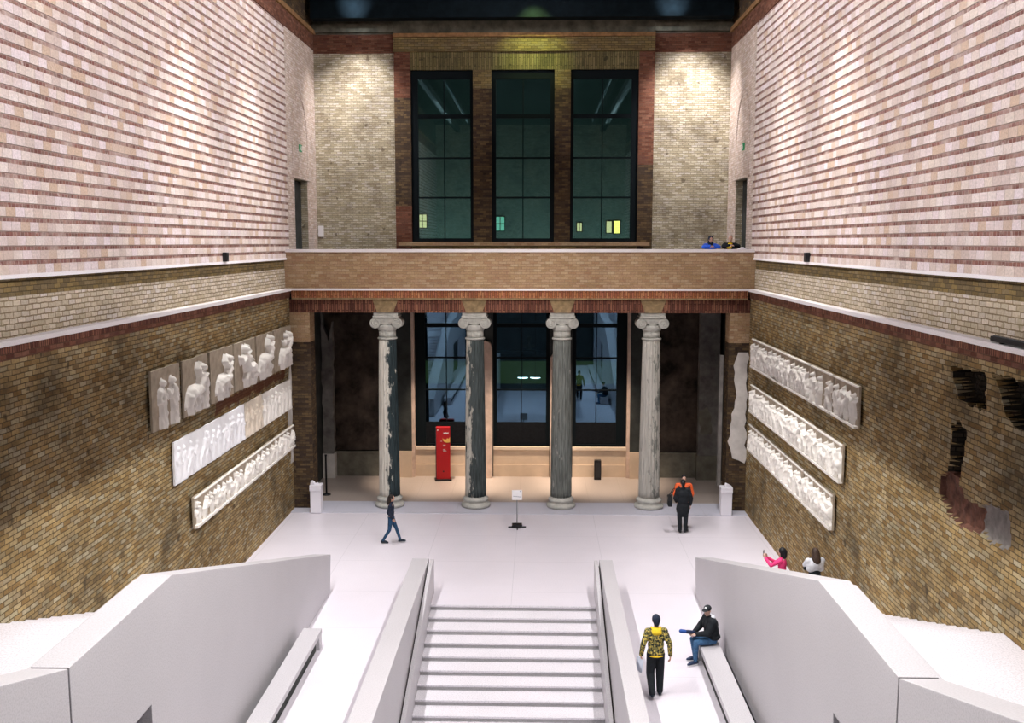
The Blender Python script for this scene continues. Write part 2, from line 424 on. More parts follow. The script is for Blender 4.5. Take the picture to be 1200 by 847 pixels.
# doorways on the gallery
for i, sd in enumerate((-1, 1)):
    d = MB()
    xa, xb = sorted((sd * 8.19, sd * 8.44))
    yw = sorted((sd * 8.20, sd * 9.4))
    d.box(xa, xb, 38.60, 38.8, 8.05, 11.86, 0); d.box(xa, xb, 36.37, 36.57, 8.05, 11.86, 0)
    d.box(xa, xb, 36.37, 38.8, 11.86, 12.05, 0)
    x2 = sorted((sd * 8.44, sd * 8.5)); d.box(x2[0], x2[1], 36.37, 38.8, 8.0, 12.05, 1)
    # recessed arch over the lintel
    o = struct(d.build('door_%d' % (i + 1), [M['yellow'], M['darkwall']]))
    ar = MB(); n = 18
    pts = [(37.55 + 1.28 * math.cos(t), 13.2 + 1.9 * math.sin(t)) for t in [math.pi * k / n for k in range(n + 1)]]
    inn = [(37.55 + 1.10 * math.cos(t), 13.2 + 1.68 * math.sin(t)) for t in [math.pi * k / n for k in range(n + 1)]]
    for k in range(n):
        ar.prism([pts[k], pts[k + 1], inn[k + 1], inn[k]], 'x', sd * 8.18, sd * 8.15)
    for y in (36.3, 38.65): ar.box(*sorted((sd * 8.15, sd * 8.18)), y, y + .16, 11.9, 13.2)
    ar.box(*sorted((sd * 8.12, sd * 8.18)), 36.2, 38.9, 11.88, 12.1)
    ar.build('door_surround', M['pinkfine'], o)

# ------------------------------------------------------------------ rear upper wall
w = MB()
YF = B                # face of the yellow fields
w.box(-8.7, -5.0, YF, YF + .5, 8.0, 16.92, 0); w.box(5.2, 8.7, YF, YF + .5, 8.0, 16.92, 0)
for xa, xb in ((-8.7, -5.0), (5.2, 8.7)):
    w.box(xa, xb, YF - .04, YF + .5, 16.92, 17.38, 1); w.box(xa, xb, YF - .10, YF + .5, 17.38, 17.62, 1)
    w.box(xa, xb, YF - .02, YF + .5, 17.62, 17.70, 2); w.box(xa, xb, YF - .16, YF + .5, 17.70, 18.02, 2); w.box(xa, xb, YF - .02, YF + .5, 18.02, TOP, 2)
# centre bay with the three windows
yc = YF - .10
w.box(-5.0, -4.36, yc, YF + .5, 11.0, 15.2, 3); w.box(-5.0, -4.36, yc, YF + .5, 8.0, 11.0, 1); w.box(-5.0, -4.36, yc, YF + .5, 15.2, 16.95, 1)
w.box(4.60, 5.2, yc, YF + .5, 12.6, 16.95, 1); w.box(4.60, 5.2, yc, YF + .5, 8.0, 12.6, 3)
for xa, xb in ((-1.90, -1.17), (1.31, 1.94)):
    w.box(xa, xb, yc, YF + .5, 9.55, 15.55, 3); w.box(xa, xb, yc, YF + .5, 15.55, 16.27, 4)
w.box(-4.36, 4.60, yc, YF + .5, 16.27, 16.95, 5)
w.box(-4.36, 4.60, yc, YF + .5, 8.0, 9.32, 6)
w.box(-4.9, 5.1, yc - .10, YF + .5, 9.42, 9.58, 6); w.box(-4.36, 4.6, yc - .02, YF + .5, 9.32, 9.42, 4)
w.box(-5.0, 5.2, yc - .12, YF + .5, 16.95, 17.04, 4); w.box(-5.0, 5.2, yc - .06, YF + .5, 17.04, 17.50, 4); w.box(-5.0, 5.2, yc - .16, YF + .5, 17.50, 17.64, 7)
w.box(-5.0, 5.2, yc - .02, YF + .5, 17.64, TOP, 2)
struct(w.build('wall_back_upper', [M['yellow'], M['redwall'], M['cornice'], M['brown'], M['olive'], M['soldier_olive'], M['tan'], M['cornice_warm']]))

def window(idx, x0, x1, z0, z1, y, bars, fl, fr, ft, fb, glass, panel=None, vbar=True, depth=.16):
    o = MB()
    o.box(x0, x0 + fl, y, y + depth, z0, z1); o.box(x1 - fr, x1, y, y + depth, z0, z1)
    o.box(x0 + fl, x1 - fr, y, y + depth, z1 - ft, z1); o.box(x0 + fl, x1 - fr, y, y + depth, z0, z0 + fb)
    w_ = struct(o.build('window_%d' % idx, M['blacksteel']))
    br = MB()
    for z, t in bars: br.box(x0 + fl, x1 - fr, y + .03, y + depth - .03, z - t / 2, z + t / 2)
    xm = (x0 + fl + x1 - fr) / 2
    if vbar: br.box(xm - .018, xm + .018, y + .05, y + .11, z0 + fb, z1 - ft)
    br.build('muntin', M['blacksteel'], w_)
    zg = z0 + fb
    if panel:
        MB().box(x0 + fl, x1 - fr, y + .04, y + depth, z0 + fb, panel).build('panel', M['blackpanel'], w_); zg = panel
    MB().box(x0 + fl - .01, x1 - fr + .01, y + .075, y + .085, zg, z1 - ft).build('pane', glass, w_)
    return w_
UB = [(14.50, .16), (12.88, .07), (11.33, .07)]
window(1, -4.36, -1.90, 9.58, 16.27, B + .02, UB, .27, .12, .34, .14, M['glass_up'])
window(2, -1.17, 1.31, 9.58, 16.27, B + .02, UB, .17, .17, .34, .14, M['glass_up'])
window(3, 1.94, 4.60, 9.58, 16.27, B + .02, UB, .12, .27, .34, .14, M['glass_up'])

# ------------------------------------------------------------------ balcony: slab, parapet, coping, brick cornice, flat arch
w = MB()
w.box(-8.7, 8.7, D, 35.55, 7.95, 9.22, 0)
w.box(-8.2, 8.2, D - .05, 35.62, 9.22, 9.32, 1)
struct(w.build('wall_balcony', [M['tan'], M['ledge']]))
w = MB()
w.box(-8.03, 8.03, D - .13, 35.5, 7.88, 7.95, 3)
w.box(-8.0, 8.0, D - .07, 35.5, 7.62, 7.88, 0); w.box(-8.0, 8.0, D - .09, 35.5, 7.56, 7.62, 2)
w.box(-8.1, 8.1, D, 35.85, 7.10, 7.56, 1)
struct(w.build('trim_2', [M['soldier'], M['soldier_red'], M['keystone'], M['ledge']]))
w = MB()
CX = [-4.70, -1.56, 1.54, 4.72]
for x in CX:
    w.prism([(x - .28, 7.10), (x + .28, 7.10), (x + .45, 7.56), (x - .45, 7.56)], 'y', D - .02, D + .05)
struct(w.build('trim_3', M['keystone']))
struct(MB().box(-8.7, 8.7, 35.55, B + .1, 7.62, 8.04).build('ceiling_gallery', M['darkwall']))

# piers at both ends of the screen
for sd, nm in ((-1, 'wall_pier_left'), (1, 'wall_pier_right')):
    w = MB(); xa, xb = sorted((sd * 7.40, sd * 8.1)); xo = sorted((sd * 8.1, sd * 8.7))
    w.box(xa, xb, D, 35.8, 0.0, 1.6, 2); w.box(xa, xb, D + .02, 35.78, 1.6, 6.05, 1); w.box(xa, xb, D, 35.8, 6.05, 7.10, 0)
    w.box(xo[0], xo[1], D, B + .1, -.3, 7.62, 3)
    struct(w.build(nm, [M['tan'], M['brown'], M['brown'], M['darkwall']]))
# white plaster remains
struct(MB().prism(jag([(7.46, 2.55), (7.62, 1.95), (8.06, 1.75), (8.06, 5.75), (7.72, 5.72), (7.58, 5.0), (7.66, 4.2), (7.52, 3.3)], .22, .06, 3), 'y', D - .012, D + .03).build('trim_4', M['plaster']))
struct(MB().prism(jag([(34.45, 4.55), (34.98, 5.4), (34.98, 1.7), (34.6, 1.75), (34.75, 2.6), (34.4, 3.3)], .2, .05, 5), 'x', -8.115, -8.085).build('trim_5', M['plaster']))
struct(MB().box(7.12, 7.24, D + .12, D + .3, .9, 5.6).build('trim_6', M['greyplaster']))

# ------------------------------------------------------------------ lower rear wall behind the columns
w = MB()
WX = [(-4.33, -2.05), (-1.13, 1.16), (2.10, 4.30)]
yb = B
w.box(-8.6, -5.25, yb + .15, yb + .6, 0, 7.7, 0)          # burnt left field
w.box(5.0, 8.6, yb + .15, yb + .6, 0, 7.7, 0)             # burnt right field
w.box(-8.1, -5.25, yb - .05, yb + .2, 0, 1.05, 1); w.box(5.0, 8.1, yb - .05, yb + .2, 0, 1.05, 1)
w.box(-8.1, -5.25, yb - .10, yb + .2, .95, 1.05, 1); w.box(5.0, 8.1, yb - .10, yb + .2, .95, 1.05, 1)
w.box(-5.25, -4.45, yb - .25, yb + .6, 1.1, 7.7, 2); w.box(4.42, 5.0, yb - .25, yb + .6, 1.1, 7.7, 2)
w.box(-5.25, -4.45, yb - .30, yb + .6, 0, 1.1, 3); w.box(4.42, 5.0, yb - .30, yb + .6, 0, 1.1, 3)
w.box(-4.45, -4.33, yb - .2, yb + .6, 0, 7.7, 4); w.box(4.30, 4.42, yb - .2, yb + .6, 0, 7.7, 4)
for xa, xb in ((-2.05, -1.13), (1.16, 2.10)):
    w.box(xa, xb, yb - .05, yb + .6, 0, 7.7, 2)
for xa, xb in WX:
    w.box(xa, xb, yb + .02, yb + .6, 0, 1.12, 5); w.box(xa, xb, yb - .03, yb + .6, 0, .50, 5); w.box(xa, xb, yb - .05, yb + .6, 1.12, 1.24, 6)
    w.box(xa, xb, yb + .02, yb + .6, 7.5, 7.7, 2)
struct(w.build('wall_back', [M['fresco'], M['basestone'], M['darkwall'], M['sill'], M['pierstone'], M['sill'], M['sillcap']]))
# light stone piers between the windows, broken off at the top
for i, (xa, xb, zt) in enumerate(((-1.62, -1.16, 5.35), (1.19, 1.62, 4.9))):
    w = MB(); w.prism([(xa, 0), (xb, 0), (xb, zt), (xb - .08, zt + .22), (xa + .16, zt + .3), (xa, zt + .05)], 'y', B - .32, B - .05)
    struct(w.build('trim_%d' % (7 + i), M['pierstone'], bevel=.02))
# pilasters in the end bays
w = MB()
w.prism(jag([(-8.05, 1.0), (-7.62, 1.0), (-7.62, 6.4), (-7.75, 5.55), (-7.95, 6.2), (-8.05, 7.0)], .3, .03, 8), 'y', B - .42, B - .06, 0); w.box(-8.08, -7.58, B - .46, B - .06, 0, 1.0, 1)
struct(w.build('trim_9', [M['greyplaster'], M['plaster']]))
w = MB(); w.box(7.15, 7.95, B - .42, B - .06, 1.0, 7.3, 0); w.box(7.11, 7.98, B - .46, B - .06, 0, 1.0, 1)
w.prism(jag([(7.2, 1.9), (7.65, 1.9), (7.7, 2.6), (7.5, 3.0), (7.2, 2.8)], .15, .05, 4), 'y', B - .435, B - .41, 1)
struct(w.build('trim_10', [M['greyplaster'], M['basestone']]))
LB = [(6.22, .16), (4.90, .06), (3.58, .06)]
for i, (xa, xb) in enumerate(WX):
    fl, fr = ((.42, .14) if i == 0 else ((.14, .14) if i == 1 else (.14, .42)))
    window(4 + i, xa, xb, 1.24, 7.5, B + .10, LB, fl, fr, .2, .10, M['glass_low'], panel=2.24)

# ------------------------------------------------------------------ courtyard and room behind the windows
struct(MB().box(-30, 30, 62, 63, -2, 34).build('wall_courtyard', plain('courtyard render', (.17, .195, .185), .9, var=.15, vscale=.3)))
struct(MB().box(-30, 30, 47, 62, -.6, -.3).build('floor_courtyard', plain('courtyard paving', (.1, .11, .11), .9)))
struct(MB().box(-9, 9, 40.7, 47, 7.6, 8.0).build('ceiling_room', M['darkwall']))
struct(MB().box(-9, 9, 40.7, 47.0, -.4, -.02).build('floor_room', M['darkwall']))
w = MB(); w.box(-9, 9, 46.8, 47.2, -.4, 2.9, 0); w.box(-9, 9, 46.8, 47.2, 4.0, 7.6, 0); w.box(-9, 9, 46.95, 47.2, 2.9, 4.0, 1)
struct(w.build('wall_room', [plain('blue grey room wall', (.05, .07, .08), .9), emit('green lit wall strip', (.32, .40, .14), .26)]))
wy = emit('yellow lit pane', (1.0, .84, .42), 2.4); wc = emit('mint lit pane', (.35, .95, .70), 1.5)
def lit_window(x, z, wd, h, mat, label, nx, nz):
    t = thing('lit_window', label, 'window', (x, 61.97, z))
    fr = MB()
    for k in range(nx + 1): fr.box(-wd / 2 + wd * k / nx - .025, -wd / 2 + wd * k / nx + .025, 0, .028, -h / 2, h / 2)
    for k in range(nz + 1): fr.box(-wd / 2 - .025, wd / 2 + .025, 0, .028, -h / 2 + h * k / nz - .025, -h / 2 + h * k / nz + .025)
    fr.build('window_frame', M['blacksteel'], t)
    MB().box(-wd / 2, wd / 2, .012, .022, -h / 2, h / 2).build('pane', mat, t)
lit_window(-6.47, 10.86, .54, .84, wy, 'small yellow lit window seen through the first tall window', 2, 2)
lit_window(-1.68, 10.70, .58, .90, wc, 'small mint green lit window seen through the middle tall window', 2, 2)
lit_window(3.20, 10.49, .34, .56, wy, 'narrow dim yellow lit window low in the third tall window', 2, 1)
lit_window(5.02, 10.49, .36, .74, wy, 'pale yellow lit window beside the brightest yellow one', 1, 1)
lit_window(5.50, 10.49, .42, .80, emit('bright yellow pane', (1.0, .82, .18), 5.0), 'brightest yellow lit window at the lower corner of the third tall window', 1, 1)
lampm = emit('white lamp tube', (1.0, .95, .9), 14.0)
for x, lab in ((-.02, 'white ceiling lamp glowing behind the middle lower window, nearer the red stele'), (.56, 'white ceiling lamp glowing behind the middle lower window, nearer the black floor post')):
    t = thing('pendant_lamp', lab, 'lamp', (x, 46.1, 3.27), 0, 'lamps behind the middle lower window')
    MB().box(-.25, .25, -.09, .09, .06, .12).build('lamp_housing', M['blacksteel'], t)
    l = MB(); l.ell((0, 0, .03), (.24, .08, .05), None, 16); l.build('lamp_diffuser', lampm, t, True)
    MB().box(-.01, .01, -.01, .01, .12, 4.33).build('cord', M['blacksteel'], t)
# little figure on a shelf in the room
t = thing('bust_sculpture', 'small brown figure on the shelf behind the middle lower window', 'sculpture', (.26, 46.62, 4.50))
b_ = MB(); b_.ell((0, 0, .55), (.12, .12, .15), None, 14); b_.capsule((0, 0, .18), (0, 0, .40), .16, .08, 12); b_.capsule((-.18, 0, .22), (.18, 0, .22), .09, .09, 10); b_.build('figure', plain('bronze brown', (.20, .14, .08), .5), t, True)
MB().box(-.3, .3, -.15, .15, 0, .06).build('base', M['darkwall'], t)
o = MB().box(-1.3, 1.7, 46.3, 46.78, 4.36, 4.50).build('wall_shelf', plain('grey blue shelf', (.15, .20, .22), .7), bevel=.01); tag(o, 'grey blue wall shelf behind the middle lower window', 'shelf')

# ------------------------------------------------------------------ ceiling, roof beams
struct(MB().box(-8.7, 8.7, YR, 41, TOP, TOP + .3).build('ceiling', M['ceiling']))
struct(MB().box(-8.0, 8.0, 38.9, 39.5, 18.0, TOP).build('trim_11', M['ceiling']))
struct(MB().box(-5.0, 5.0, 2.95, 3.05, ZB, 7.9).build('wall_rear_shade', M['darkwall']))  # added dark sheet standing for the shaded opening below the landing
struct(MB().box(-8.6, 8.6, YR - .5, YR, -.3, TOP).build('wall_rear', M['yellow']))

# ------------------------------------------------------------------ ionic columns
def col_mat(name, pale, dark, bias, side, streak):
    """marble with blackened fire damage: ragged patches stretched along the shaft"""
    m, nt, b = new_mat(name); b.inputs['Roughness'].default_value = .75; b.inputs['Specular IOR Level'].default_value = .2
    oc = N(nt, 'ShaderNodeTexCoord').outputs['Object']
    n1 = noise_n(nt, oc, 2.6, 6, .62, (1.6, 1.6, .55))
    n2 = noise_n(nt, oc, 9.0, 4, .6, (2.2, 2.2, .16))
    sx = N(nt, 'ShaderNodeSeparateXYZ'); nt.links.new(oc, sx.inputs[0])
    k = math_n(nt, 'ADD', math_n(nt, 'MULTIPLY', n1, 1.0), math_n(nt, 'MULTIPLY', n2, streak))
    k = math_n(nt, 'ADD', k, math_n(nt, 'MULTIPLY', sx.outputs[0], side))
    k = math_n(nt, 'ADD', k, bias)
    mask = ramp(nt, k, [(.47, 0.0), (.53, 1.0)])
    pc = mix(nt, 1.0, pale, ramp(nt, n2, [(.3, .72), (.7, 1.15)]), 'MULTIPLY')
    dc = mix(nt, 1.0, dark, ramp(nt, n2, [(.3, .55), (.7, 1.9)]), 'MULTIPLY')
    nt.links.new(mix(nt, mask, pc, dc), b.inputs['Base Color'])
    bump(nt, b, n2, .3, .02)
    return m
capm = plain('weathered marble', (.43, .43, .395), .7, var=.22, vscale=5)
COLS = [(col_mat('half burnt marble', (.64, .62, .55), (.022, .034, .038), -.18, 0.85, .25), 'fluted column with white patches on one side and black on the other'),
        (col_mat('dark burnt marble', (.52, .50, .44), (.045, .056, .056), .02, .80, .25), 'fluted column burnt dark green grey, beside the red stele'),
        (col_mat('grey streaked marble', (.40, .395, .36), (.12, .13, .12), -.10, .12, .50), 'grey streaked fluted column beside the black floor post'),
        (col_mat('pale marble', (.48, .465, .42), (.15, .155, .14), -.27, .30, .35), 'palest fluted column, beside the couple in black and orange')]
def flute(i, n, z):
    a = (i % 6) / 6.0
    return 1.0 - .085 * math.sin(math.pi * a) ** .8
for x, (cm, lab) in zip(CX, COLS):
    t = thing('ionic_column', lab, 'column', (x, 35.44, .02), 0, 'row of ionic columns', 'thing')
    b_ = MB(); b_.lathe([(.47, 0), (.515, .02), (.53, .07), (.515, .13), (.47, .15), (.445, .16), (.42, .19), (.415, .22), (.43, .245), (.455, .26), (.465, .30), (.45, .34), (.41, .355), (.39, .37), (.385, .40)], n=48)
    b_.build('base', capm, t, True)
    prof = []
    for k in range(25):
        z = .40 + (6.10 - .40) * k / 24; r = .382 - .07 * (k / 24) ** 1.5
        prof.append((r, z))
    sh = MB(); sh.lathe(prof, n=120, mod=flute); sh.build('shaft', cm, t, True)
    cp = MB()
    cp.lathe([(.312, 6.10), (.345, 6.115), (.355, 6.15), (.335, 6.175), (.31, 6.18)], n=48)
    cp.lathe([(.305, 6.18), (.305, 6.42)], n=120, mod=flute)
    cp.lathe([(.305, 6.42), (.32, 6.43), (.345, 6.50), (.36, 6.56), (.35, 6.63)], n=48)
    cap = cp.build('capital', capm, t, True)
    ch = MB(); ch.prism([(-.42, 6.90), (-.30, 6.76), (-.12, 6.655), (0, 6.635), (.12, 6.655), (.30, 6.76), (.42, 6.90)], 'y', -.30, .30)
    ch.prism([(-.42, 6.90), (-.36, 6.85), (-.12, 6.735), (.12, 6.735), (.36, 6.85), (.42, 6.90)], 'y', -.325, .325)
    ch.build('channel', capm, cap)
    MB().box(-.46, .46, -.40, .40, 6.90, 6.96).box(-.43, .43, -.37, .37, 6.96, 7.08).build('abacus', capm, cap, bevel=.012)
    for sx in (-1, 1):
        v = MB(); cx_, cz_ = sx * .385, 6.70
        # bolster: waisted roll between the two scroll faces
        prof2 = [(.19, -.33), (.19, -.28), (.16, -.15), (.145, 0), (.16, .15), (.19, .28), (.19, .33)]
        n = 28; vs = []; fs = []
        for r, y in prof2:
            for i in range(n):
                a = 2 * math.pi * i / n; vs.append((cx_ + r * math.cos(a), y, cz_ + r * math.sin(a)))
        for k in range(len(prof2) - 1):
            for i in range(n): fs.append((k * n + i, (k + 1) * n + i, (k + 1) * n + (i + 1) % n, k * n + (i + 1) % n))
        fs.append(tuple(range(n))); fs.append(tuple((len(prof2) - 1) * n + i for i in range(n - 1, -1, -1)))
        v.add(vs, fs)
        # spiral fillet and eye on both faces
        for ys in (-.335, .335):
            pts = []
            for k in range(46):
                a = 2 * math.pi * k / 18; r = .176 * (1 - k / 56)
                pts.append((cx_ - sx * r * math.cos(a + math.pi / 2), ys, cz_ + r * math.sin(a + math.pi / 2)))
            v.chain(pts, [.02 * (1 - k / 90) for k in range(46)], 6)
            v.ell((cx_, ys, cz_), (.05, .03, .05), None, 12)
        v.build('volute', capm, cap, True)

# ------------------------------------------------------------------ central flight
RS, TR = .14, .496
t = thing('staircase', 'central flight of pale terrazzo steps sinking between two low parapets', 'staircase', (0, 25.5, 0))
for k in range(0, 15):
    y1_ = -TR * (k - 1) if k else .0
    stp = MB().box(-2.14, 2.24, -TR * k - (.035 if k else .045), y1_ - .002, -RS * k - .05, -RS * k - (0 if k else .001))  # tread overhang added to throw shade on the riser
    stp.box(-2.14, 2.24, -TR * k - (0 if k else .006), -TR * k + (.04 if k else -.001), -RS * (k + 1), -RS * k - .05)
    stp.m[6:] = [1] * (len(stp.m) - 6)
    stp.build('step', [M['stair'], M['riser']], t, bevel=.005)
MB().prism([(0, -.14), (-TR * 14, -RS * 15), (-TR * 14, -RS * 15 - .3), (0, -.45)], 'x', -2.14, 2.24).build('soffit', M['para'], t)

def central_parapet(sd, xi, xo, lab):
    t = thing('stair_parapet', lab, 'parapet', (0, 0, 0), 0, 'parapets of the central flight')
    xs = sorted((xi + sd * .14, xo))
    pm = MB().box(xs[0], xs[1], 3, 26.5, ZB + .2, .94).build('parapet_wall', M['para'], t, bevel=.008)
    xs = sorted((xi, xi + sd * .10))
    poly = [(26.44, -.6), (26.44, .94), (26.10, .94), (25.9, .90), (17, .90 - .285 * 8.9), (17, ZB + .6), (19.0, -2.2)]
    MB().prism([(26.44, -.3), (26.44, .94), (26.05, .94), (25.75, .86), (17, .86 - .285 * 8.75), (17, -3.2)], 'x', *xs).build('stringer', M['para'], t, bevel=.006)
    xs = sorted((xi + sd * .10, xi + sd * .14))
    MB().prism([(26.40, -.3), (26.40, .80), (25.75, .76), (17, .76 - .285 * 8.75), (17, -3.2)], 'x', *xs).build('handrail_groove', plain('dark groove strip', (.05, .04, .035), .5), t)  # dark strip filling the gap between stringer and parapet
central_parapet(-1, -2.14, -2.74, 'pale grey parapet of the central flight on the side of the walking woman')
central_parapet(1, 2.24, 2.74, 'pale grey parapet of the central flight beside the man in camouflage')

# ------------------------------------------------------------------ side flights and their high parapets
def side_flight(sd, lab, lab2):
    t = thing('staircase', lab, 'staircase', (0, 0, 0))
    xs = sorted((sd * 5.61, sd * 8.095))
    y = 25.5; n = 24; tr = (25.5 - 14.95) / n; r = 3.40 / n
    for k in range(n):
        MB().box(xs[0], xs[1], y - (k + 1) * tr, y - k * tr + .02, max(0.001, r * (k + 1) - .30), r * (k + 1)).build('step', M['stair'], t, bevel=.005)
    MB().box(xs[0], xs[1], 11.5, 14.95, 3.05, 3.40).build('landing', M['stair'], t)
    for k in range(14):
        MB().box(xs[0], xs[1], 11.5 - (k + 1) * .47, 11.5 - k * .47 + .02, 3.40 + .143 * (k + 1) - .3, 3.40 + .143 * (k + 1)).build('step', M['stair'], t, bevel=.005)
    p = thing('balustrade', lab2, 'balustrade', (0, 0, 0), 0, 'high parapets of the side flights')
    xi, xo = sd * 5.017, sd * 5.50
    xs = sorted((xi, xo))
    MB().prism([(26.44, 0.001), (26.60, 1.0), (14.95, 4.40), (11.52, 4.40), (11.52, 2.75), (13.95, 2.75), (13.95, 0.001)], 'x', *xs).build('parapet_panel', M['para'], p, bevel=.008)
    MB().prism([(11.48, 4.40), (4.0, 6.75), (4.0, 2.75), (11.48, 2.75)], 'x', *xs).build('parapet_panel', M['para'], p, bevel=.008)
    xs = sorted((xo - sd * .02, xo + sd * .10))
    MB().prism([(26.3, 0.001), (26.42, .93), (14.95, 4.33), (11.5, 4.33), (4.0, 6.66), (4.0, 3.5), (11.5, 3.0), (14.95, 3.0), (25.0, .001)], 'x', *xs).build('outer_ledge', M['para'], p, bevel=.006)
    # wall under the landing, set back behind the opening
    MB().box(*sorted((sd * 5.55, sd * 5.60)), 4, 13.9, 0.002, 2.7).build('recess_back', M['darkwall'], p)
side_flight(-1, 'pale side flight climbing along the brick wall with the centaur panels', 'high sloping grey balustrade on the side of the centaur panels')
side_flight(1, 'pale side flight climbing along the brick wall with the broken holes', 'high sloping grey balustrade behind the seated man')

# benches against the parapets
def bench(sd, xa, xb, yend, lab):
    t = thing('bench', lab, 'bench', ((xa + xb) / 2, yend, 0))
    w_ = abs(xb - xa) / 2
    MB().box(-w_, w_, -16, 0, .33, .45).build('seat', M['para'], t, bevel=.008)
    MB().box(-w_ + .01, w_ - .01, -.26, -.02, .001, .33).build('leg', M['para'], t, bevel=.006)
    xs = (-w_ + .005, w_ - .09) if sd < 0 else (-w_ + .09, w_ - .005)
    MB().box(xs[0], xs[1], -16, -.3, .001, .329).build('shade_plinth', M['darkwall'], t)  # dark block standing for the shade in the gap under the seat
bench(-1, -4.86, -4.42, 22.68, 'empty long pale stone bench against the high balustrade')
bench(1, 4.40, 4.86, 22.35, 'long pale stone bench with the seated man')

# ------------------------------------------------------------------ plaster reliefs: figures carved as height over the slab
def seg_h(U, V, p):
    x0, y0, r0, x1, y1, r1, d, fold = p
    dx, dy = x1 - x0, y1 - y0; L2 = dx * dx + dy * dy + 1e-9
    tt = np.clip(((U - x0) * dx + (V - y0) * dy) / L2, 0, 1)
    r = r0 + (r1 - r0) * tt
    dist2 = (U - x0 - dx * tt) ** 2 + (V - y0 - dy * tt) ** 2
    q = np.clip(1 - dist2 / (r * r), 0, None)
    h = np.sqrt(q) * d
    if fold: h = h * (1 + .22 * np.sin((U * 1.0 + V * .25) * fold))
    return h
def mirror(ps, f): return [(a * f, b, c, d * f, e, g, h, k) for a, b, c, d, e, g, h, k in ps]
def fig_robed(r):
    j = lambda a=.02: r.uniform(-a, a)
    hx = j(.05); ps = [(hx, .86, .062, hx + .01, .84, .058, .11, 0), (hx, .80, .03, 0, .74, .04, .06, 0), (-.075, .70, .05, .075, .70, .05, .08, 0), (0, .70, .09, j(), .48, .085, .10, 60), (0, .50, .095, j(.03), .06, .135, .10, 75)]
    e = (-.14 + j(), .54 + j(.05)); hnd = (-.05 + j(.06), .46 + j(.1)); ps += [(-.085, .69, .04, *e, .035, .09, 0), (*e, .035, *hnd, .026, .10, 0)]
    e = (.15 + j(), .56 + j(.06)); hnd = (.19 + j(.06), .62 + j(.2)); ps += [(.085, .69, .04, *e, .035, .08, 0), (*e, .033, *hnd, .025, .08, 0)]
    return ps
def fig_warrior(r):
    j = lambda a=.02: r.uniform(-a, a); lean = j(.15)
    ps = [(lean * 1.4, .87, .058, lean * 1.4, .85, .055, .11, 0), (lean, .80, .035, lean, .74, .04, .06, 0), (lean - .07, .71, .05, lean + .07, .71, .05, .08, 0), (lean, .69, .085, 0, .50, .07, .11, 0)]
    k1 = (-.12 + j(.09), .29); k2 = (.13 + j(.09), .28)
    ps += [(-.03, .49, .06, *k1, .042, .10, 0), (*k1, .042, k1[0] - .04 + j(.05), .05, .03, .09, 0), (.03, .49, .06, *k2, .042, .09, 0), (*k2, .042, k2[0] + .02 + j(.06), .05, .03, .08, 0)]
    e = (lean - .18 + j(.03), .66 + j(.1)); ps += [(lean - .08, .71, .04, *e, .032, .08, 0), (*e, .032, e[0] - .07 + j(.1), e[1] + .12 + j(.12), .026, .08, 0)]
    e = (lean + .17 + j(.03), .60 + j(.1)); ps += [(lean + .08, .71, .04, *e, .032, .09, 0), (*e, .032, e[0] + .09, e[1] + j(.16), .026, .09, 0)]
    if r.random() < .45: ps += [(lean - .20, .50, .15, lean - .16, .52, .14, .08, 0)]
    if r.random() < .6: ps += [(lean - .02, .72, .05, -.22 + j(.05), .36 + j(.08), .09, .05, 50)]
    return ps
def fig_horse(r):
    j = lambda a=.02: r.uniform(-a, a)
    return [(-.24, .48, .125, .18, .50, .115, .11, 0), (.20, .54, .085, .33, .80, .055, .09, 0), (.33, .81, .055, .46, .70, .035, .09, 0), (-.34, .52, .03, -.42, .24, .04, .05, 0),
            (.20, .44, .06, .30 + j(.06), .26, .035, .09, 0), (.30, .26, .032, .24 + j(.06), .06, .026, .08, 0), (.16, .44, .06, .12, .24, .034, .08, 0), (.12, .24, .03, .16 + j(.05), .04, .026, .07, 0),
            (-.28, .44, .08, -.34, .26, .04, .09, 0), (-.34, .26, .034, -.28 + j(.04), .04, .026, .08, 0), (-.20, .42, .07, -.16, .24, .038, .08, 0), (-.16, .24, .03, -.22 + j(.05), .04, .026, .07, 0)]
def fig_rider(r):
    j = lambda a=.02: r.uniform(-a, a)
    return fig_horse(r) + [(-.03, .90, .05, -.03, .885, .047, .10, 0), (-.03, .80, .075, -.02, .60, .075, .11, 45), (-.02, .60, .06, .08, .42, .042, .12, 0), (.08, .42, .04, .02, .24, .03, .11, 0), (.02, .78, .035, .17, .70 + j(.04), .026, .10, 0), (-.08, .78, .08, -.26, .62, .05, .05, 40)]
